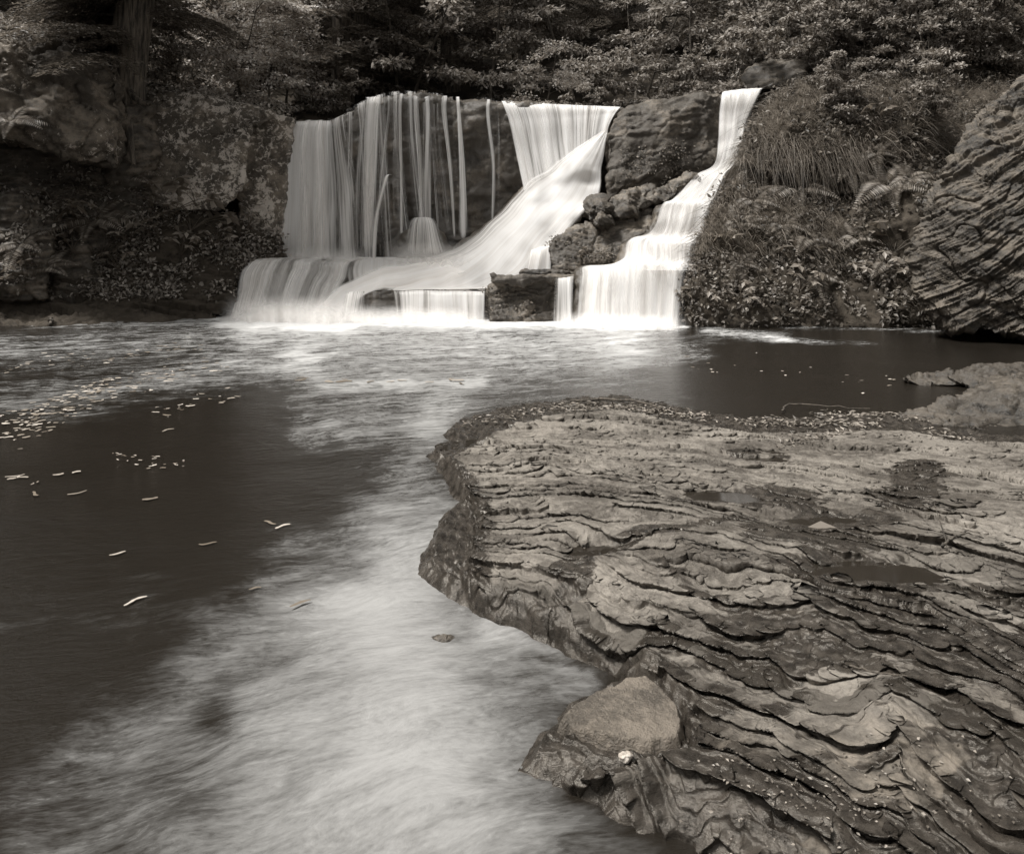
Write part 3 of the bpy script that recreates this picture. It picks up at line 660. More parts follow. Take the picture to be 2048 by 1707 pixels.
CURT = [[(588, 243, 17.4), (628, 241, 17.4), (662, 240, 17.4), (700, 222, 17.4)],
        [(584, 247, 16.65), (624, 245, 16.65), (662, 245, 16.65), (694, 230, 16.7)],
        [(576, 275, 16.45), (618, 275, 16.45), (662, 276, 16.45), (700, 268, 16.5)],
        [(568, 370, 16.35), (616, 372, 16.35), (668, 374, 16.35), (722, 374, 16.4)],
        [(557, 519, 16.25), (614, 521, 16.25), (672, 522, 16.25), (735, 522, 16.3)]]
sheet('curtain', CURT, M['fall'], main, nu=90, nv=90, edge=.05, seed=2, dcol=[1.0, .82, .62, .98, .6, 1.0, .5, .32, .6, .3, .22])
sheet('curtain', CURT, M['fall'], main, nu=60, nv=60, edge=.05, seed=5, off=.12, dcol=[.4, .2, .15, .4, .2, .4, .15, .05, .15, .05, .05])
VEIL = [[(690, 226, 17.3), (770, 193, 17.3), (850, 191, 17.3), (1000, 203, 17.3)], [(690, 228, 16.72), (770, 195, 16.72), (850, 193, 16.72), (1000, 205, 16.72)], [(700, 320, 16.6), (775, 300, 16.6), (855, 300, 16.6), (1005, 300, 16.6)], [(700, 520, 16.4), (790, 515, 16.4), (880, 505, 16.4), (1010, 430, 16.4)]]
sheet('veil', VEIL, M['thin'], main, nu=120, nv=60, edge=.03, seed=55, rough=.05, dcol=[.25, .15, .42, .12, .38, .10, .42, .08, .36, .05, .25, .05, .05, .2, .05])
sheet('veil', VEIL, M['thin'], main, nu=90, nv=60, edge=.03, seed=57, off=.09, rough=.05, dcol=[.15, .1, .25, .05, .22, .05, .2, .05, .25, .05, .1, .05, .02, .1, .02])
def stream(tl, tr, bl, br, yt, yb, d, dens, seed, d0=16.75, d1=16.5, mid=None, lean=0):
    ym = yt + (yb - yt) * .12; q = (yb - yt)
    def row(y, f, dd, k=0):
        l = tl + (bl - tl) * f + k; r = tr + (br - tr) * f + k
        return [(l, y, dd), ((l + r) / 2, y, dd - .02), (r, y, dd)]
    rows = [[(tl, yt - 1, 17.3), ((tl + tr) / 2, yt - 1, 17.3), (tr, yt - 1, 17.3)], row(yt + 1, 0, d0), row(ym, .1, d0 - .1), row(yt + q * .5, .5, (d0 + d1) / 2 - .05, mid or 0), row(yb, 1, d1)]
    wv = lambda k: 2.5 * math.sin(seed * 1.7 + k * 2.1)
    rows = [[(x + (wv(i) if i > 1 else 0), y, dd) for x, y, dd in rw] for i, rw in enumerate(rows)]
    o = sheet('stream', rows, M['thin'], main, dens=dens * .7, nu=max(8, int((tr - tl) / 2)), nv=70, edge=.42, seed=seed, rough=.02, bot=.05)
    return o
ST = [(690, 712, 682, 708, 226, 520, .55), (712, 732, 704, 726, 208, 520, .45), (724, 770, 710, 754, 197, 520, .95), (735, 765, 716, 748, 196, 520, .6),
      (770, 784, 742, 762, 194, 500, .5, -2), (786, 796, 784, 794, 191, 450, .4), (797, 808, 796, 807, 190, 520, .85), (822, 842, 838, 852, 191, 500, .8), (836, 866, 842, 872, 191, 500, .75), (862, 868, 872, 880, 192, 480, .5),
      (880, 898, 904, 914, 194, 490, .75), (910, 922, 916, 944, 196, 490, .9), (898, 908, 916, 926, 196, 470, .4), (944, 952, 960, 966, 199, 300, .2), (970, 986, 980, 992, 201, 470, .55, 3), (986, 1000, 992, 1006, 203, 450, .35, 2)]
for i, s in enumerate(ST):
    stream(*s[:6], 16.7, s[6], 20 + i, mid=(s[7] if len(s) > 7 else None))
sheet('stream', [[(788, 350, 16.45), (782, 349, 16.45), (776, 350, 16.45)], [(782, 350, 16.2), (774, 352, 16.2), (766, 354, 16.2)], [(776, 376, 16.1), (766, 378, 16.1), (757, 380, 16.1)], [(762, 440, 16.05), (752, 440, 16.05), (744, 440, 16.05)], [(758, 520, 16.0), (748, 520, 16.0), (738, 520, 16.0)]], M['thin'], main, dens=.62, nu=14, edge=.45, seed=51)
BACKC = [[(1000, 203, 17.4), (1080, 207, 17.4), (1160, 211, 17.4), (1246, 214, 17.4)],
         [(1002, 206, 16.75), (1080, 210, 16.75), (1160, 213, 16.75), (1242, 216, 16.75)],
         [(1016, 245, 16.6), (1088, 240, 16.6), (1160, 235, 16.6), (1232, 228, 16.6)],
         [(1030, 310, 16.5), (1095, 290, 16.5), (1160, 268, 16.5), (1222, 246, 16.5)],
         [(1046, 385, 16.3), (1104, 342, 16.35), (1160, 305, 16.4), (1216, 264, 16.45)]]
sheet('curtain', BACKC, M['comb'], main, nu=110, nv=70, edge=.03, seed=61, dcol=[.75, .8, .45, .8, .7, .5, .85, .5, .8, .6, .85, .75])
sheet('curtain', BACKC, M['fall'], main, nu=80, nv=50, edge=.03, seed=63, off=.08, dcol=[.2, .4, .1, .3, .3, .15, .3, .15, .3, .2, .3])
sheet('fan', FAN, M['silk'], main, nu=80, nv=130, edge=.10, seed=65, warp=0.1, rough=.018, dcol=[.3, .6, .8, .95, .9, .78, .62])
sheet('cascade', SWEEP, M['silk'], main, nu=60, nv=90, edge=.25, seed=67, warp=0.075, rough=.02, dcol=[.7, 1.05, 1.05, .8])
sheet('lower_curtain', TIER, M['silk'], main, nu=90, nv=80, edge=.10, seed=68, warp=0.08, rough=.03, dcol=[.35, .75, .6, .5, .55, .48, .6, .9])
sheet('lower_curtain', TIER, M['fall'], main, nu=60, nv=80, edge=.12, seed=69, warp=0.08, rough=.06, off=.1, dcol=[.3, .5, .25, .3, .25, .3, .5], bot=.1)
DOME = [[(815, 438, 16.05), (845, 434, 16.0), (875, 438, 16.05)], [(803, 450, 15.9), (845, 446, 15.75), (886, 450, 15.85)], [(792, 478, 15.8), (846, 478, 15.6), (898, 478, 15.7)], [(782, 522, 15.7), (848, 528, 15.45), (920, 522, 15.6)]]
sheet('spout', DOME, M['thin'], main, nu=50, nv=40, edge=.4, seed=70, dcol=[.5, .6, .42, .75, .55], bot=.2)
MIDL = [[(700, 514, 16.3), (760, 514, 16.2), (830, 514, 16.1), (900, 512, 16)], [(690, 520, 15.8), (760, 522, 15.6), (840, 522, 15.5), (920, 520, 15.5)], [(680, 540, 15.3), (760, 545, 15.2), (850, 545, 15.1), (950, 545, 15.0)], [(680, 582, 15.0), (770, 582, 14.95), (860, 582, 14.9), (970, 580, 14.85)]]
sheet('cascade', MIDL, M['silk'], main, nu=70, nv=50, edge=.15, seed=71, warp=0.075, dcol=[.6, .75, .85, .9, .8, .8])
COMB = [[(780, 579, 15.0), (850, 578, 15.0), (910, 578, 15.0), (975, 578, 15.0)], [(782, 584, 14.45), (850, 585, 14.45), (910, 585, 14.45), (974, 584, 14.45)], [(784, 595, 14.32), (850, 596, 14.32), (910, 596, 14.32), (974, 596, 14.32)], [(786, 642, 14.18), (850, 643, 14.18), (912, 643, 14.18), (972, 643, 14.18)]]
sheet('comb', COMB, M['comb'], main, nu=90, nv=30, edge=.04, seed=72, warp=.05, dcol=[.25, .55, .75, .7, .75, .7, .8, .8, .55])
sheet('comb', [[(696, 584, 15.0), (730, 582, 15.0), (780, 580, 15.0)], [(690, 590, 14.5), (728, 588, 14.5), (778, 588, 14.5)], [(682, 640, 14.25), (720, 642, 14.25), (780, 642, 14.25)]], M['comb'], main, nu=40, nv=30, seed=73, dcol=[.8, .45, .15, .1])
sheet('cascade', [[(1060, 500, 15.2), (1085, 492, 15.2), (1104, 490, 15.2)], [(1058, 508, 14.9), (1084, 500, 14.9), (1104, 498, 14.95)], [(1050, 545, 14.75), (1076, 546, 14.75), (1104, 540, 14.8)]], M['comb'], main, nu=24, nv=30, seed=74, dens=.8)
local(main)
b1 = P(1260, 650, 13.3)
rc = empty('waterfall', b1); tag(rc, 'narrow right cascade stepping down four ledges beside the overgrown bank', 'waterfall')
sheet('cascade', CASC, M['silk'], rc, nu=70, nv=220, edge=.13, seed=81, warp=0.09, rough=.02, dcol=[.7, .85, .75, .8, .85, .6])
sheet('cascade', CASC, M['fall'], rc, nu=70, nv=220, edge=.04, seed=82, warp=0.09, rough=.03, off=.07, dcol=[.25, .4, .3, .35, .3, .25])
sheet('trickle', [[(1104, 556, 14.4), (1128, 556, 14.4), (1152, 552, 14.3)], [(1104, 562, 13.9), (1128, 562, 13.9), (1152, 560, 13.85)], [(1098, 640, 13.8), (1126, 644, 13.75), (1152, 644, 13.6)]], M['fall'], rc, nu=30, nv=40, edge=.3, seed=83, dcol=[.3, .55, .5, .7])
local(rc)

def mist_mat():
    m = MT('spray'); uv = m.n('ShaderNodeTexCoord').outputs['UV']; d = m.attr('dens')
    n = m.noise(m.mapping(uv, (1.2, 1.2, 1)), 1.5, 4, .55); a = m.math('MULTIPLY', d, m.ramp(n, .25, .7, .45, 1))
    df = m.n('ShaderNodeBsdfDiffuse', {'Color': sep(.88)}); tr = m.n('ShaderNodeBsdfTranslucent', {'Color': sep(.88)}); w_ = m.n('ShaderNodeMixShader', {0: .5, 1: df.outputs[0], 2: tr.outputs[0]})
    return m.surf(m.n('ShaderNodeMixShader', {0: a, 1: m.n('ShaderNodeBsdfTransparent').outputs[0], 2: w_.outputs[0]}).outputs[0])
MIST = mist_mat()
def spray(parent, l, r_, h, dens, seed, lean=.3):
    rows = []
    for q in (0, .33, .66, 1):
        rows.append([(x, y - h * (1 - q), d - lean * q) for x, y, d in [tuple(np.array(l) + (np.array(r_) - np.array(l)) * t) for t in (0, .25, .5, .75, 1)]])
    for k in range(3):
        o = sheet('spray', rows, MIST, parent, dens=dens, nu=60, nv=24, edge=.3, seed=seed + k, rough=.12, off=.07 * k, top=.95); o.location = -Vector(parent.location)
spray(main, (440, 642, 14.35), (720, 648, 14.05), 60, .8, 201)
spray(main, (640, 640, 14.3), (985, 652, 13.95), 40, .7, 205)
spray(main, (540, 526, 16.2), (760, 530, 16.1), 40, .38, 209)
spray(main, (760, 530, 15.9), (960, 540, 15.5), 60, .38, 213)
spray(rc, (1100, 652, 13.5), (1380, 662, 13.0), 36, .8, 217)
spray(rc, (1240, 540, 13.95), (1390, 540, 13.95), 26, .3, 221)
spray(rc, (1300, 486, 14.6), (1400, 486, 14.6), 24, .3, 225)

# ------------------------------------------------------------------ trees
def rnd(n, s=1): return RNG.normal(size=(n, 3)) * s
def hemlock(seed, H=13, z0=1.0, Lmax=2.6, r0=.22, nb=52):
    r = np.random.default_rng(seed); t = TB()
    bend = r.normal(size=2) * .25
    def tp(z): return np.array([bend[0] * (z / H) ** 2, bend[1] * (z / H) ** 2, z])
    zs = np.linspace(-.6, H, 14); t.tube([tp(z) for z in zs], [r0 * (1 - max(z, 0) / H) ** .8 * (1.35 if z < 0 else 1) + .01 for z in zs], 10)
    pos = []; dr = []; nn = []
    for k in range(nb):
        z = z0 + (H - z0) * (k / nb) ** 1.25; az = k * 2.4 + r.normal() * .3; L = Lmax * (1 - z / H) ** .7 * r.uniform(.6, 1.1) + .3
        d = np.array([math.cos(az), math.sin(az), 0]); sd = np.array([-d[1], d[0], 0]); b = tp(z)
        def bp(s): return b + d * L * s + np.array([0, 0, L * (.12 * s - .38 * s * s)])
        t.tube([bp(s) for s in (0, .35, .7, 1)], [.028 * L / 2, .02 * L / 2, .012 * L / 2, .004], 4)
        for s in np.linspace(.15, 1, int(8 + L * 7)):
            p0 = bp(s); tl = L * .34 * (1.08 - s) + .10
            for sg in (-1, 1):
                td = d * .62 + sd * sg * .78 + np.array([0, 0, -.18 + r.normal() * .12]); m = int(3 + tl * 16)
                q = np.linspace(.1, 1, m)
                pts = p0 + td * tl * q[:, None] + np.array([0, 0, -.15]) * (tl * q * q)[:, None]
                for s2 in (-1, 1):
                    nd = td + np.cross(td, [0, 0, 1]) * s2 * .8
                    pos.append(pts); dr.append(np.tile(nd, (m, 1)) + r.normal(size=(m, 3)) * .2); nn.append(np.tile([0, 0, 1.], (m, 1)) + r.normal(size=(m, 3)) * .35)
    pos = np.concatenate(pos); dr = np.concatenate(dr); nn = np.concatenate(nn)
    return t.build('trunk', M['bark']), leafmesh('crown', pos, dr, nn, r.uniform(.07, .12, len(pos)), .03, M['hem'])
def broad(seed, H=6, z0=.8, Lmax=1.9, r0=.06, nb=26, leaf=.085, mat='leaf', stems=1, lean=.0, per=1.0):
    r = np.random.default_rng(seed); t = TB(); pos = []; dr = []; nn = []
    for st in range(stems):
        ln = (r.normal(size=2) * (.10 if stems == 1 else .42)) + np.array([lean, 0])
        ph = r.uniform(0, 6)
        def tp(z): return np.array([ln[0] * z + .10 * math.sin(z * 1.1 + ph), ln[1] * z + .10 * math.cos(z * .9 + ph) - .1 * math.cos(ph), z])
        zs = np.linspace(-.3, H, 10); t.tube([tp(z) for z in zs], [r0 * (1 - max(0, z) / H * .85) for z in zs], 7)
        for k in range(nb // stems):
            z = z0 + (H - z0) * ((k + r.random()) / (nb // stems)); az = k * 2.4 + r.normal() * .5; L = Lmax * (1 - .55 * z / H) * r.uniform(.55, 1.1)
            rise = r.uniform(.0, .45); d = np.array([math.cos(az), math.sin(az), rise]); sd = np.array([-math.sin(az), math.cos(az), 0]); b = tp(z)
            def bp(s): return b + d * L * s - np.array([0, 0, .25 * L * s * s])
            t.tube([bp(s) for s in (0, .4, .75, 1)], [r0 * .30, r0 * .2, r0 * .12, .003], 4)
            for s in np.linspace(.25, 1, int(5 + L * 5)):
                p0 = bp(s)
                for sg in (-1, 1):
                    tl = L * .38 * (1.15 - s) + .15; td = d * .7 + sd * sg * r.uniform(.5, 1) + np.array([0, 0, r.normal() * .15 - .1])
                    m = max(2, int((3 + tl * 12) * per)); q = r.uniform(.1, 1, m)
                    pts = p0 + td * tl * q[:, None] + r.normal(size=(m, 3)) * np.array([.06, .06, .035])
                    pos.append(pts); dr.append(td + r.normal(size=(m, 3)) * .7 - np.array([0, 0, .25])); nn.append(np.array([0, 0, 1.]) + r.normal(size=(m, 3)) * .45)
    pos = np.concatenate(pos); dr = np.concatenate(dr); nn = np.concatenate(nn)
    L = leaf * r.uniform(.6, 1.2, len(pos))
    return t.build('trunk', M['bark2']), leafmesh('crown', pos, dr, nn, L, L * .55, M[mat])
PROTO = {'hem': [hemlock(1, z0=.5), hemlock(2, H=11, z0=.4, Lmax=2.3), hemlock(3, H=14, z0=.9, Lmax=3.0, r0=.28)],
         'broad': [broad(11, H=6.0, z0=.5, Lmax=2.4, nb=26, leaf=.17, per=1.0), broad(12, H=5.0, z0=.5, Lmax=2.6, nb=24, leaf=.17, per=1.0, stems=2), broad(13, H=7.0, z0=.6, Lmax=2.5, nb=28, leaf=.19, per=1.0)],
         'pale': [broad(21, H=4.2, z0=.9, Lmax=2.1, nb=24, mat='pale', r0=.05, leaf=.11, per=1.3), broad(22, H=3.0, z0=.4, Lmax=1.6, mat='pale', r0=.035, leaf=.10, nb=20, per=1.3)],
         'shrub': [broad(31, H=2.6, z0=.1, Lmax=1.1, nb=36, stems=5, r0=.03, leaf=.16, per=1.5), broad(32, H=3.4, z0=.15, Lmax=1.3, nb=42, stems=4, r0=.035, leaf=.17, per=1.5)]}
def plant_tree(kind, i, name, label, cat, loc, rot=0, s=1.0, group=None, tilt=(0, 0)):
    t, c = PROTO[kind][i]; e = empty(name, loc); e.rotation_euler = (tilt[0], tilt[1], rot); e.scale = (s, s, s); tag(e, label, cat, group)
    link('trunk' if kind != 'shrub' else 'stem', t, e); link('crown' if kind != 'shrub' else 'foliage', c, e); return e
def gz(x, y): return float(ground_z(np.array([x]), np.array([y]))[0]) - .1
def at(px, d): return (px - CX) / F * d
# the big hemlock above the left boulder
def big_hemlock():
    d = 15.2; base = P(255, 215, d); e = empty('hemlock_tree', base); tag(e, 'thick furrowed hemlock trunk leaning above the overhanging boulder at left', 'tree')
    t = TB(); pts = [P(247, 262, d), P(247, 215, d), P(252, 150, d), P(262, 70, d), P(272, 0, d), P(285, -120, d + .1), P(300, -400, d + .4), P(310, -900, d + .6)]
    rad = [.42, .40, .36, .345, .33, .30, .22, .03]
    n = 40; pt = crom(pts, n, 0); rr = np.interp(np.linspace(0, 1, n), np.linspace(0, 1, 8), rad)
    t.tube(pt - base, rr, 20)
    for a, r_ in ((P(225, 130, d - .6), .07), (P(300, 210, d - .5), .08), (P(215, 300, d - .4), .08), (P(268, 330, d - .5), .10)):
        t.tube(crom([P(250, 170, d - .2) - base, (P(250, 190, d - .3) + a) / 2 - base, a - base], 8, 0), np.linspace(r_, r_ * .4, 8), 8)
    link('trunk', t.build('trunk', M['bark']), e)
    pos = []; dr = []; nn = []; tw = TB(); r = np.random.default_rng(5)
    for k in range(64):
        z = r.uniform(.75, 7) if k > 30 else r.uniform(.75, 2.6); az = r.uniform(0, 6.28); L = r.uniform(1.4, 3.0)
        if k < 22: az = r.uniform(2.4, 4.6)
        d_ = np.array([math.cos(az), math.sin(az), .05]); sd = np.array([-d_[1], d_[0], 0])
        b = np.array([z * .1, 0, z])
        def bp(s): return b + d_ * L * s + np.array([0, 0, L * (.12 * s - .42 * s * s)])
        tw.tube([bp(s) for s in (0, .35, .7, 1)], [.03, .02, .012, .004], 4)
        for s in np.linspace(.15, 1, int(10 + L * 9)):
            p0 = bp(s); tl = L * .3 * (1.1 - s) + .12
            for sg in (-1, 1):
                td = d_ * .62 + sd * sg * .78 + np.array([0, 0, -.22 + r.normal() * .12]); m = int(4 + tl * 20); q = np.linspace(.08, 1, m)
                pts_ = p0 + td * tl * q[:, None] + np.array([0, 0, -.2]) * (tl * q * q)[:, None]
                for s2 in (-1, 1):
                    nd = td + np.cross(td, [0, 0, 1]) * s2 * .8
                    pos.append(pts_); dr.append(np.tile(nd, (m, 1)) + r.normal(size=(m, 3)) * .2); nn.append(np.tile([0, 0, 1.], (m, 1)) + r.normal(size=(m, 3)) * .35)
    pos = np.concatenate(pos); link('bough', tw.build('bough', M['bark']), e)
    link('crown', leafmesh('crown', pos, np.concatenate(dr), np.concatenate(nn), r.uniform(.06, .11, len(pos)), .026, M['hem']), e)
big_hemlock()
TREES = [('hem', 0, 200, 16.2, 1.0, 'slim hemlock close behind the thick leaning trunk'),
         ('pale', 0, 495, 18.2, 1.0, 'pale leafed sapling with a thin forked stem above the lichen wall'),
         ('pale', 1, 575, 18.6, 1.0, 'small pale leafed sapling just left of the falls crest'),
         ('pale', 1, 400, 18.8, .95, 'small pale sapling between the thick trunk and the forked sapling'),
         ('pale', 0, 545, 17.9, .8, 'bright pale sapling leaning over the left end of the crest'),
         ('pale', 1, 455, 17.7, 1.0, 'low pale sapling right above the lichen wall'),
         ('hem', 2, 685, 20.5, 1.0, 'dark hemlock with twin trunk lines behind the curve of the crest'),
         ('hem', 1, 722, 21.5, 1.0, 'straight dark hemlock right beside the twin trunk hemlock'),
         ('hem', 0, 610, 23, 1.1, 'dark hemlock behind the pale saplings'),
         ('broad', 1, 810, 21, .9, 'airy broadleaf tree above the middle of the crest'),
         ('hem', 2, 900, 23, 1.0, 'shaggy hemlock above the thin strands of the falls'),
         ('broad', 0, 985, 20.5, .8, 'bright edged broadleaf bough over the right half of the crest'),
         ('pale', 1, 1080, 19.2, .75, 'low pale sprig of leaves behind the right end of the crest'),
         ('broad', 2, 1150, 21, .9, 'leafy tree behind the right end of the crest'),
         ('broad', 1, 1270, 20, .85, 'slanting multi limbed tree above the middle boulder'),
         ('broad', 0, 1400, 20.5, .9, 'dense broadleaf tree above the right side of the middle boulder'),
         ('broad', 2, 1520, 22, 1.0, 'broadleaf tree above the weathered rock cap'),
         ('broad', 1, 1680, 24, 1.0, 'dim broadleaf tree at the top of the overgrown bank'),
         ('hem', 0, 320, 21, 1.1, 'dark hemlock behind the thick leaning trunk')]
for k, (kd, i, px, d, s, lb) in enumerate(TREES):
    x = at(px, d); plant_tree(kd, i, {'hem': 'hemlock_tree', 'broad': 'broadleaf_tree', 'pale': 'sapling'}[kd], lb, 'tree', (x, d, gz(x, d)), k * 1.7, s)
k = 0
for d, pxs in ((25.5, range(60, 2100, 260)), (30, range(-60, 2100, 220)), (35, range(0, 2100, 210))):
    for px in pxs:
        px = px + random.uniform(-50, 50); dd = d + random.uniform(-1.2, 1.2); x = at(px, dd); k += 1
        kd = 'hem' if (k * 7) % 10 < 6 else 'broad'
        plant_tree(kd, k % 3, 'hemlock_tree' if kd == 'hem' else 'broadleaf_tree', ('dark hemlock deep in the wood beyond the falls' if kd == 'hem' else 'broadleaf tree deep in the wood beyond the falls'), 'tree',
                   (x, dd, gz(x, dd)), k * 2.1, random.uniform(1.0, 1.3) * 1, 'hemlocks deep in the wood' if kd == 'hem' else 'broadleaf trees deep in the wood')
SHR = [(330, 17.3, .7, 0), (640, 18.6, .5, 0), (850, 18.9, .45, 0), (1020, 18.8, .4, 0), (1190, 18.6, .5, 0), (1350, 18.5, .6, 1), (1430, 18.9, .8, 1), (1580, 20, 1.0, 1), (1700, 21.5, 1.1, 0)]
for k, (px, d, s, i) in enumerate(SHR):
    x = at(px, d); plant_tree('shrub', i, 'shrub', 'leafy many stemmed shrub growing along the top of the falls', 'shrub', (x, d, gz(x, d)), k * 1.3, s, 'shrubs along the top of the falls')

# ------------------------------------------------------------------ plants on the banks
def pick(key, n, fn=None, seed=0):
    V, N = ROCKS[key]; m = np.ones(len(V), bool)
    px = CX + F * V[:, 0] / V[:, 1]; py = CY - F * (V[:, 2] - HC) / V[:, 1]
    m &= (N[:, 1] < .55)
    if fn is not None: m &= fn(px, py, V, N)
    idx = np.flatnonzero(m); r = np.random.default_rng(seed)
    if len(idx) == 0: return np.zeros((0, 3)), np.zeros((0, 3))
    j = r.choice(idx, n); return V[j] + r.normal(size=(n, 3)) * .02, N[j]
def scatter(name, lb, cat, srcs, mat, L, aspect=.6, lift=.05, clump=1.5):
    ps = []; ns = []
    for s in srcs:
        p, n = pick(*s); c = fbm(p * clump, 3, 17); kp = c > -.02 + .4 * (RNG.random(len(p)) - .5); ps.append(p[kp]); ns.append(n[kp])
    p = np.concatenate(ps); n = np.concatenate(ns); m = len(p)
    h = np.abs(RNG.normal(size=m)) * lift
    p = p + n * h[:, None] + np.array([0, 0, 1]) * h[:, None] * .5
    d = rnd(m) + n * .3 - np.array([0, 0, .2]); nr = n * .5 + np.array([0, -.3, .9]) + rnd(m, .45)
    ln = L * RNG.uniform(.5, 1.4, m)
    o = link(name, leafmesh(name, p, d, nr, ln, ln * aspect, M[mat])); tag(o, lb, cat, kind='stuff'); return o
def grass(name, lb, srcs, L=.35, droop=.8, mat='grass', w=.012):
    ps = []; ns = []
    for s in srcs: a, b = pick(*s); ps.append(a); ns.append(b)
    p = np.concatenate(ps); n = np.concatenate(ns); m = len(p)
    d = n * .5 + np.array([0, -.15, .7]) + rnd(m, .4); d /= np.linalg.norm(d, axis=1)[:, None]
    ln = (L * RNG.uniform(.4, 1.3, m))[:, None]; hz = d * np.array([1, 1, 0]); s = np.cross(d, np.array([.2, -1, .1])); s /= np.linalg.norm(s, axis=1)[:, None] + 1e-9
    V = []; ks = (0, .35, .7, 1)
    for q in ks:
        c = p + d * ln * q + (hz * .5 - np.array([0, 0, 1])) * ln * droop * q * q
        ww = w * (1 - q * .9); V += [c - s * ww * .5, c + s * ww * .5]
    V = np.stack(V, 1).reshape(-1, 3); b = np.arange(m)[:, None] * 8
    f = np.concatenate([b + np.array([2 * k, 2 * k + 1, 2 * k + 3, 2 * k + 2]) for k in range(3)])
    me = mesh_np(name, V, f, M[mat]); attr(me, 'tone', np.repeat(RNG.random(m), 8)); o = link(name, me); tag(o, lb, 'grass', kind='stuff'); return o
scatter('ground_cover', 'small leaves creeping over the overgrown right bank', 'ground cover', [('rbank', 62000, lambda x, y, V, N: (x < 2080) & (y < 650), 1)], 'cover', .085, lift=.09)
scatter('ground_cover', 'small leaves and moss creeping over the shaded left bank', 'ground cover', [('lbank', 30000, lambda x, y, V, N: (y < 600) & (x > -40), 2), ('lshale', 12000, lambda x, y, V, N: (N[:, 2] > .1) & (y > 330), 3), ('lboulder', 5000, lambda x, y, V, N: (N[:, 2] > .55) & (y < 150), 4), ('wall', 4000, lambda x, y, V, N: (N[:, 2] > .6), 5)], 'leaf', .08)
scatter('ground_cover', 'trailing leaves along the foot of the overgrown right bank', 'ground cover', [('rbank', 16000, lambda x, y, V, N: (y > 520) & (x < 1960), 9)], 'leaf', .075, lift=.06, clump=4.0)
scatter('ground_cover', 'sprigs of leaves on the ledges between the two falls', 'ground cover', [('midboulder', 6000, lambda x, y, V, N: (y > 285) & (x > 1240), 6), ('ledge', 5000, lambda x, y, V, N: (y > 478) & (x < 1250), 7), ('block', 1500, lambda x, y, V, N: (y > 575), 8)], 'cover', .05, lift=.04)
grass('grass', 'long drooping grass on the overgrown right bank', [('rbank', 6000, lambda x, y, V, N: (y > 150) & (y < 330) & (x < 1900), 11), ('rbank', 7000, lambda x, y, V, N: (y < 260) & (x > 1600) & (x < 2080), 12), ('rbank', 3500, lambda x, y, V, N: (y > 360) & (y < 520) & (x < 1680), 13)], L=.48, droop=.9, w=.016)
grass('hanging_roots', 'fine roots and stems hanging under the lip of the bank', [('rbank', 1900, lambda x, y, V, N: (y > 265) & (y < 330) & (x > 1455) & (x < 1720) & (N[:, 2] < .6), 14)], L=.42, droop=2.4, w=.015)
def fern_mesh(seed, nf=8, L=.55):
    r = np.random.default_rng(seed); pos = []; dr = []; nn = []; ln = []; wd = []; t = TB()
    for k in range(nf):
        az = k * 6.283 / nf + r.normal() * .3; l = L * r.uniform(.75, 1.15); up = r.uniform(.5, .95)
        d = np.array([math.cos(az), math.sin(az), 0]); sd = np.array([-d[1], d[0], 0])
        def bp(s): return d * l * s * (.55 + .4 * s) + np.array([0, 0, l * (up * s - .75 * s * s)])
        t.tube([bp(s) for s in np.linspace(0, 1, 7)], np.linspace(.005, .0015, 7), 4)
        for s in np.linspace(.14, .99, 24):
            p = bp(s); tg = bp(min(1, s + .02)) - bp(s - .02); tg /= np.linalg.norm(tg)
            w = l * .21 * math.sin(math.pi * min(1, (s * .86 + .14)) ** .8) + .012
            nrm = np.cross(sd, tg); nrm = nrm if nrm[2] > 0 else -nrm
            for sg in (-1, 1):
                pos.append(p); dr.append(sd * sg + tg * .35 - nrm * .1); nn.append(nrm + r.normal(size=3) * .12); ln.append(w); wd.append(l * .027 + .003)
    return t.build('stalk', M['fern']), leafmesh('fronds', np.array(pos), np.array(dr), np.array(nn), np.array(ln), np.array(wd), M['fern'])
FERNS = [fern_mesh(1), fern_mesh(2, 7), fern_mesh(3, 9, .5)]
def on_rock(keys, px, py):
    best = None
    for key in keys:
        V, N = ROCKS[key]; x = CX + F * V[:, 0] / V[:, 1]; y = CY - F * (V[:, 2] - HC) / V[:, 1]
        q = np.flatnonzero((np.abs(x - px) < 9) & (np.abs(y - py) < 9))
        if len(q):
            j = q[np.argmin(V[q, 1])]
            if best is None or V[j, 1] < best[1]: best = V[j]
    return best
def fern(px, py, s, i, lb, keys=('rbank', 'lbank', 'lshale', 'wall', 'lboulder'), grp=None):
    b = on_rock(keys, px, py)
    if b is None: return
    e = empty('fern', (b[0], b[1] + .03, b[2] - .02)); s = s * 1.45; e.rotation_euler = (R(38), 0, (px * 1.7) % .6 - .3); e.scale = (s, s, s); tag(e, lb, 'fern', grp)
    a, c = FERNS[i]; link('stalk', a, e); link('fronds', c, e)
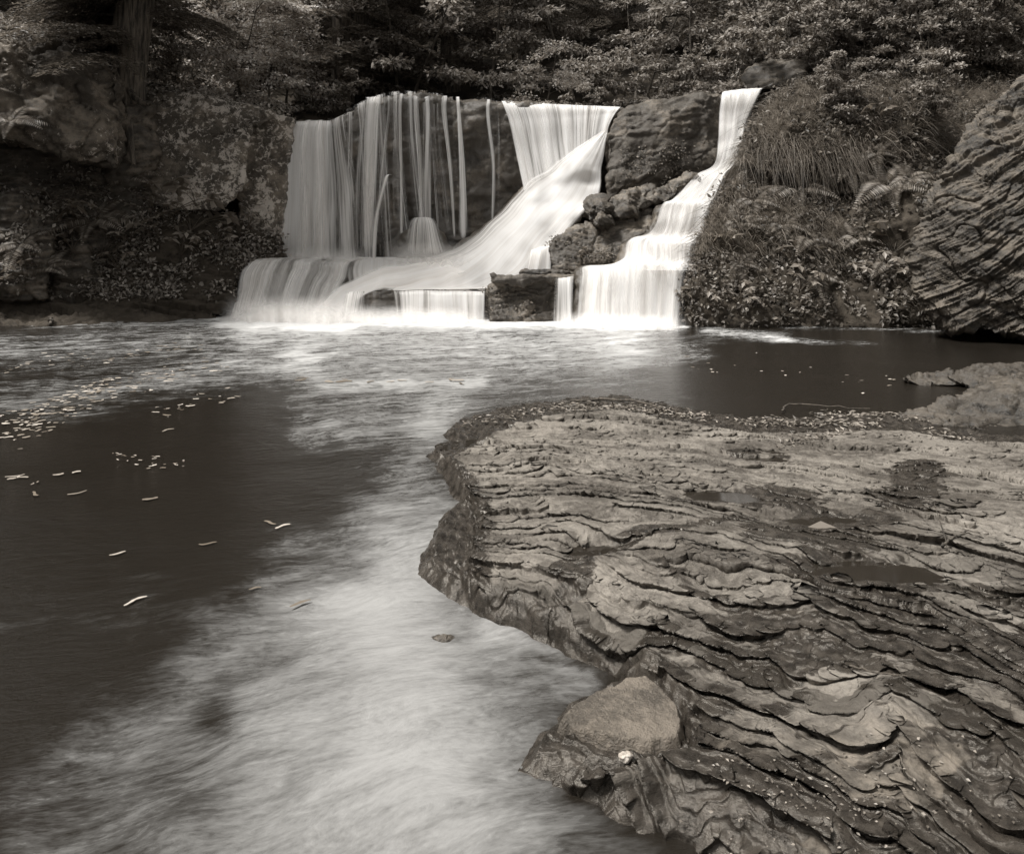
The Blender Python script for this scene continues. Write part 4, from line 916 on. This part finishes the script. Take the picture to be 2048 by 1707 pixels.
for px, py, s, i, lb in [(1428, 380, 1.0, 0, 'arching fern overhanging the middle of the right cascade'), (1512, 352, .8, 1, 'upright fern tucked under the lip of the grassy bank'),
    (1500, 392, 1.1, 2, 'spreading fern right of the one overhanging the cascade'), (1590, 372, 1.2, 0, 'drooping fern left of centre under the grassy lip'), (1655, 372, 1.2, 1, 'bright drooping fern in the middle of the bank'),
    (1700, 350, .9, 2, 'small fern above the bright drooping fern'), (1770, 372, 1.3, 0, 'large bright fern over the dark hollow of the bank'), (1808, 352, .9, 1, 'narrow fern at the right of the large bright fern'),
    (1560, 440, .9, 2, 'shaded fern halfway up the bank'), (1470, 440, .9, 1, 'fern among the tall grass beside the cascade'), (1610, 470, .9, 0, 'hanging fern in the lower middle of the bank'), (1640, 545, .9, 2, 'low fern near the foot of the bank'),
    (1720, 470, .8, 1, 'dim fern in the dark hollow'), (1780, 520, .8, 0, 'fern beside the left edge of the huge pale boulder'), (1480, 520, .7, 2, 'small fern low beside the last tier of the cascade'), (1745, 300, .9, 2, 'fern among the grass above the bright ferns'), (1885, 590, .7, 1, 'dark fern at the foot of the huge pale boulder'),
    (262, 350, .9, 1, 'fern clinging where the left boulder meets the lichen wall'), (195, 445, 1.2, 0, 'broad shaded fern on the left bank'), (50, 490, 1.0, 2, 'dark fern low at the left edge'), (100, 530, .9, 1, 'dark fern beside the water at left'), (25, 235, .9, 0, 'fern hanging from the overhanging boulder at left')]:
    fern(px, py, s, i, lb)
for k, (px, py, sc_, i, lb) in enumerate([(1600, 140, .7, 0, 'leafy shrub right of the weathered rock cap'), (1660, 110, .8, 1, 'loose shrub high on the right slope'), (1730, 130, .6, 0, 'low shrub in the upper grass of the right slope'), (1790, 90, .8, 1, 'bushy shrub near the top of the right slope'),
    (1850, 150, .7, 0, 'shrub above the shoulder of the huge pale boulder'), (1900, 90, .8, 1, 'shrub at the upper right of the slope'), (1960, 130, .7, 0, 'shrub just left of the top of the huge pale boulder'), (1990, 60, .9, 1, 'shrub in the top right corner'), (1870, 230, .5, 0, 'small shrub touching the huge pale boulder'), (1690, 230, .4, 1, 'small shrub over the grassy lip of the bank')]):
    b = on_rock(('rbank',), px, py)
    if b is not None: plant_tree('shrub', i, 'shrub', lb, 'shrub', (b[0], b[1] + .05, b[2] - .05), k * 1.9, sc_)
def leafy_mesh(seed, ns=9, H=.3, leaf=.17):
    r = np.random.default_rng(seed); t = TB(); pos = []; dr = []; nn = []; ln = []
    for k in range(ns):
        a = r.uniform(0, 6.28); rr = r.uniform(.1, .55); tip = np.array([math.cos(a) * rr, math.sin(a) * rr * .6, H * r.uniform(.6, 1.3)])
        t.tube(crom([np.zeros(3), tip * np.array([.4, .4, .7]), tip], 6, 0), np.linspace(.006, .003, 6), 4)
        m = r.integers(4, 7)
        for j in range(m):
            b = j * 6.28 / m + r.normal() * .3; d = np.array([math.cos(b), math.sin(b), -.25 + r.normal() * .15])
            pos.append(tip); dr.append(d); nn.append(np.array([0, 0, 1]) + r.normal(size=3) * .2); ln.append(leaf * r.uniform(.7, 1.2))
    ln = np.array(ln); return t.build('stem', M['fern']), leafmesh('leaves', np.array(pos), np.array(dr), np.array(nn), ln, ln * .52, M['fern'])
LEAFY = [leafy_mesh(1), leafy_mesh(2, 6, .25, .14), leafy_mesh(3, 7, .22, .11)]
for px, py, s, i, lb in [(345, 425, 1.2, 0, 'broad leaved plant in front of the lichen wall'), (300, 440, 1.0, 1, 'broad leaved plant left of the larger one by the lichen wall'), (270, 480, 1.0, 1, 'low broad leaved plant below the lichen wall'), (400, 420, 1.0, 0, 'broad leaved plant right under the edge of the lichen wall'),
    (210, 500, 1.0, 1, 'small broad leaved plant under the broad shaded fern'), (505, 450, .9, 2, 'tuft of small leaves beside the left curtain of the falls'), (150, 500, .9, 2, 'small dark plant on the left bank'),
    (330, 470, 1.0, 2, 'leafy plant on the slope below the larger broad leaved ones'), (370, 500, .9, 1, 'leafy plant halfway down the left bank'), (440, 480, .9, 2, 'leafy tuft near the dark rock beside the left curtain'), (250, 530, .9, 1, 'dim leafy plant above the thin ledges'), (60, 570, .9, 2, 'dark leafy plant near the left waterline'), (120, 440, 1.0, 0, 'broad leaved plant against the layered rock at left'), (390, 455, 1.0, 0, 'pale broad leaved plant in the middle of the left bank'), (1575, 520, .8, 1, 'leafy plant with pointed leaves low on the bank'), (1460, 495, .8, 1, 'leafy plant beside the lower steps of the cascade'), (1590, 575, 1.0, 1, 'bright leaved plant near the foot of the bank'), (1790, 500, 1.0, 0, 'broad leaved plant beside the huge pale boulder'), (1750, 560, .9, 2, 'small plant between the bank foot and the huge boulder'),
    (1765, 250, 1.0, 1, 'leafy plant high on the grassy bank'), (1830, 620, .9, 2, 'small plant at the waterline left of the huge boulder'), (1480, 600, .8, 2, 'small plant low beside the last tier'), (1180, 515, .6, 2, 'sprig of pointed leaves on the layered ledge')]:
    b = on_rock(('rbank', 'lbank', 'lshale', 'wall', 'ledge'), px, py)
    if b is None: continue
    s *= 1.45; e = empty('leafy_plant', (b[0], b[1] - .06, b[2] - .02)); e.rotation_euler = (R(28), 0, px * .7); e.scale = (s, s, s); tag(e, lb, 'plant'); link('stem', LEAFY[i][0], e); link('leaves', LEAFY[i][1], e)

# ------------------------------------------------------------------ loose things on the shelf and the water
def stick(pts, r, lb, name='stick', forks=0):
    t = TB(); p = crom(np.array(pts), 14, 0) + RNG.normal(size=(14, 3)) * r * .5; t.tube(p, np.linspace(r, r * .45, 14), 7)
    for k in range(forks):
        j = 4 + 4 * k; d = p[j + 1] - p[j]; q = np.array([-d[1], d[0], .02]); q = q / np.linalg.norm(q) * (.12 + .05 * k) + d / np.linalg.norm(d) * .12
        t.tube([p[j], p[j] + q * .5, p[j] + q], [r * .5, r * .4, r * .2], 5)
    o = link(name, t.build(name, M['twig'])); rebase(o); tag(o, lb, 'stick')
def gs(px, py, z):
    return G(px, py, z)
stick([gs(1140, 802, .06), gs(1230, 798, .09), gs(1310, 812, .08), gs(1400, 828, .03)], .014, 'long forked stick lying along the far edge of the shelf', forks=2)
stick([gs(1118, 812, .04), gs(1180, 806, .07), gs(1260, 808, .06)], .010, 'short stick caught beside the long forked stick', forks=1)
stick([gs(1565, 822, .02), gs(1580, 808, .04), gs(1650, 812, .05), gs(1740, 818, .04)], .008, 'bent pale twig in the shallow water near the right outcrop')
stick([gs(1500, 842, .03), gs(1560, 838, .05), gs(1680, 846, .04)], .009, 'thin stick on the waterline of the shelf')
def onshelf(px, py, up=.012):
    z = .15
    for _ in range(4): p = G(px, py, z); z = shelf_z(p[0], p[1]) + up
    return G(px, py, z)
stick([onshelf(1883, 1092), onshelf(1905, 1078, .02), onshelf(1935, 1060)], .007, 'short dark twig lying on the pale right part of the shelf', 'twig', 1)
stick([onshelf(1700, 1330), onshelf(1760, 1345, .015), onshelf(1840, 1352)], .003, 'straight grass stalk lying low on the shelf', 'stalk')
stick([P(102, 648, 13.3), P(101, 640, 13.35), P(100, 632, 13.4)], .03, 'small stump standing in the shallows at the left bank', 'stump')
# leaf litter
def litter():
    pts = []
    for a, b, c, d, n in ((1130, 815, 1330, 822, 500), (1320, 828, 1420, 836, 120), (1480, 845, 1760, 850, 500), (1640, 820, 1850, 832, 500), (1560, 920, 1700, 870, 150), (930, 850, 1130, 815, 160), (1850, 860, 1950, 890, 120)):
        for k in range(n):
            f = random.random(); px = a + (c - a) * f + random.gauss(0, 12); py = b + (d - b) * f + random.gauss(0, 5); g = G(px, py, .05); pts.append((g[0], g[1], max(.004, shelf_z(g[0], g[1], .05)) + .006))
    for k in range(420):
        px = random.gauss(1620, 190); py = random.gauss(1570, 60); 
        if py < 1480 or px < 1250: continue
        g = G(px, py, .2); pts.append((g[0], g[1], shelf_z(g[0], g[1]) + .004))
    p = np.array(pts); n = len(p); d = rnd(n) * np.array([1, 1, .15]); nr = np.array([0, 0, 1.]) + rnd(n, .3)
    L = np.where(p[:, 1] > 3.6, .05, .011) * RNG.uniform(.5, 1.3, n); W = L * np.where(p[:, 1] > 3.6, .35, .6)
    tag(link('leaf_litter', leafmesh('leaf_litter', p, d, nr, L, W, M['litter'])), 'dead needles, leaves and lichen scraps strewn over the shelf', 'leaf litter', kind='stuff')
litter()
def flecks():
    pts = []
    for a, b, c, d, s, n, sz in ((0, 850, 230, 760, 14, 90, 26), (150, 790, 450, 730, 14, 90, 22), (0, 880, 200, 800, 22, 60, 26), (220, 915, 370, 930, 12, 28, 18), (300, 830, 480, 790, 14, 24, 22), (0, 740, 400, 690, 14, 70, 18), (0, 960, 180, 940, 16, 7, 40), (1380, 720, 1850, 780, 22, 26, 16), (560, 760, 960, 765, 8, 12, 50)):
        for k in range(n):
            f = random.random(); pts.append((a + (c - a) * f + random.gauss(0, s), b + (d - b) * f + random.gauss(0, s * .6), sz * random.uniform(.22, .65)))
    pts += [(70, 990, 46), (155, 988, 40), (25, 955, 50), (335, 862, 36), (235, 1110, 46), (270, 1205, 60), (540, 1048, 40), (300, 1000, 24), (415, 1090, 30), (565, 1055, 40), (600, 1210, 60), (510, 1180, 34)]
    V = []; Fq = []; n = 0; tone = []
    for px, py, sz in pts:
        g = G(px, py); L = sz * (.7 if sz > 30 else 1) * g[1] / F * random.uniform(.7, 1.3); m = 8; ang = random.gauss(.4, .75); k = random.uniform(.05, .2); w0 = random.uniform(.08, .34) if sz < 30 else random.uniform(.05, .12); ph = random.uniform(0, 6); tn = random.random() ** 1.5
        ax = np.array([math.cos(ang), math.sin(ang), 0]); bx = np.array([-ax[1], ax[0], 0]); c = np.array([g[0], g[1], .010])
        for j in range(m):
            u = j / (m - 1); ww = w0 * L * math.sin(math.pi * (.08 + .84 * u)) ** .6 * random.uniform(.6, 1.2)
            q = c + ax * (u - .5) * L + bx * k * L * math.sin(ph + u * 4.5)
            V += [q - bx * ww, q + bx * ww + np.array([0, 0, .002])]; tone += [tn, tn]
        Fq += [(n + 2 * j, n + 2 * j + 2, n + 2 * j + 3, n + 2 * j + 1) for j in range(m - 1)]; n += 2 * m
    m = MT('foam_fleck'); m.surf(m.n('ShaderNodeBsdfDiffuse', {'Color': m.mix(m.attr('tone'), sep(.10), sep(.38))}).outputs[0])
    me = mesh_np('foam_flecks', np.array(V), np.array(Fq), m.m); attr(me, 'tone', tone)
    tag(link('foam_flecks', me), 'white foam flecks drifting on the dark left side of the pool', 'foam', kind='stuff')
flecks()
# pale slab, stones, dead leaf
def pale_slab():
    o_ = [(1116, 1440), (1128, 1412), (1180, 1385), (1250, 1352), (1292, 1346), (1330, 1372), (1358, 1405), (1370, 1440), (1362, 1470), (1300, 1484), (1225, 1472), (1160, 1455)]
    zt = .088; poly = [G(a, b, zt)[:2] for a, b in o_]; P_ = np.array(poly); lo = P_.min(0) - .03; hi = P_.max(0) + .03
    n = 150; X, Y = np.meshgrid(np.linspace(lo[0], hi[0], n), np.linspace(lo[1], hi[1], n)); X = X.ravel(); Y = Y.ravel(); p = np.stack([X, Y, 0 * X], 1)
    s = sdist(X, Y, poly) + .008 * fbm(p * 14, 3, 2); Z = zt + .004 * fbm(p * 6, 4, 3) - .0012 * (np.floor((X * 2 - Y) * 9 + noise3(p * 6, 5) * 2) % 3)
    Z = Z + .0025 * fbm(p * 30, 4, 9); Z = np.where(s > .015, Z, Z - (1 - sst(-.02, .015, s + .006 * noise3(p * 40, 8))) * .07)
    m = rock_mat('pale_slab', .05, .125, .6, bump=.8, scale=5)
    o = link('rock_slab', mesh_np('rock_slab', np.stack([X, Y, Z], 1), gridfaces(n, n, s > -.03), m)); rebase(o); tag(o, 'pale flat triangular slab at the near water edge of the shelf', 'rock')
pale_slab()
def stone(px, py, s, lb, mat, z=.0, flat=.7, seed=1):
    bm = bmesh.new(); bmesh.ops.create_icosphere(bm, subdivisions=4, radius=1); V = np.array([v.co[:] for v in bm.verts])
    d = 1 + .28 * fbm(V * .9, 3, seed); d = np.floor(d * 9) / 9 * .6 + d * .4; W = V * d[:, None] * np.array([1, .8, flat]) * s
    for v, c in zip(bm.verts, W): v.co = c
    me = bpy.data.meshes.new('stone'); bm.to_mesh(me); bm.free(); me.materials.append(mat); g = G(px, py, z)
    o = link('stone', me, loc=(g[0], g[1], z)); tag(o, lb, 'stone'); return o
g_ = onshelf(1252, 1520); stone(1252, 1512, .02, 'small white stone on the near edge of the shelf', rock_mat('white_stone', .2, .4, .7, bump=.3), g_[2], .7, 3)
stone(885, 1285, .05, 'small wet stone standing in for a dark ripple in the pale water left of the shelf', M['shale'], -.02, .6, 5)  # stone added in place of a small standing wave
gl = onshelf(1645, 1055, .01)
me = leafmesh('dead_leaf', np.array([gl + [-.07, 0, .004]]), np.array([[1, -.1, 0.]]), np.array([[0, -.1, 1.]]), .17, .09, M['litter'], np.array([.6]))
o = link('dead_leaf', me); rebase(o); tag(o, 'single large dead leaf lying in a wet hollow of the shelf', 'leaf')
# puddles standing in the hollows
mp = MT('puddle_water'); mp.surf(mp.n('ShaderNodeBsdfPrincipled', {'Base Color': sep(.015), 'Roughness': .06, 'IOR': 1.33}).outputs[0])
for a, b, rx, ry, dp in [q for q in PITS if q[0] not in (1130, 1430)]:
    c = G(a, b, .15); zz = np.percentile([shelf_z(c[0] + rx * .9 * math.cos(t), c[1] + ry * .9 * math.sin(t)) for t in np.linspace(0, 6, 14)], 15) - .012
    th = np.linspace(0, 2 * math.pi, 40)[:-1]; V = [[c[0], c[1], zz]] + [[c[0] + rx * .95 * math.cos(t), c[1] + ry * .95 * math.sin(t), zz] for t in th]
    n = len(th); f = [(0, 1 + j, 1 + (j + 1) % n) for j in range(n)]
    tag(link('puddle', mesh_np('puddle', np.array(V), np.array(f), mp.m)), 'still dark puddle in a hollow of the shelf', 'water', kind='structure')
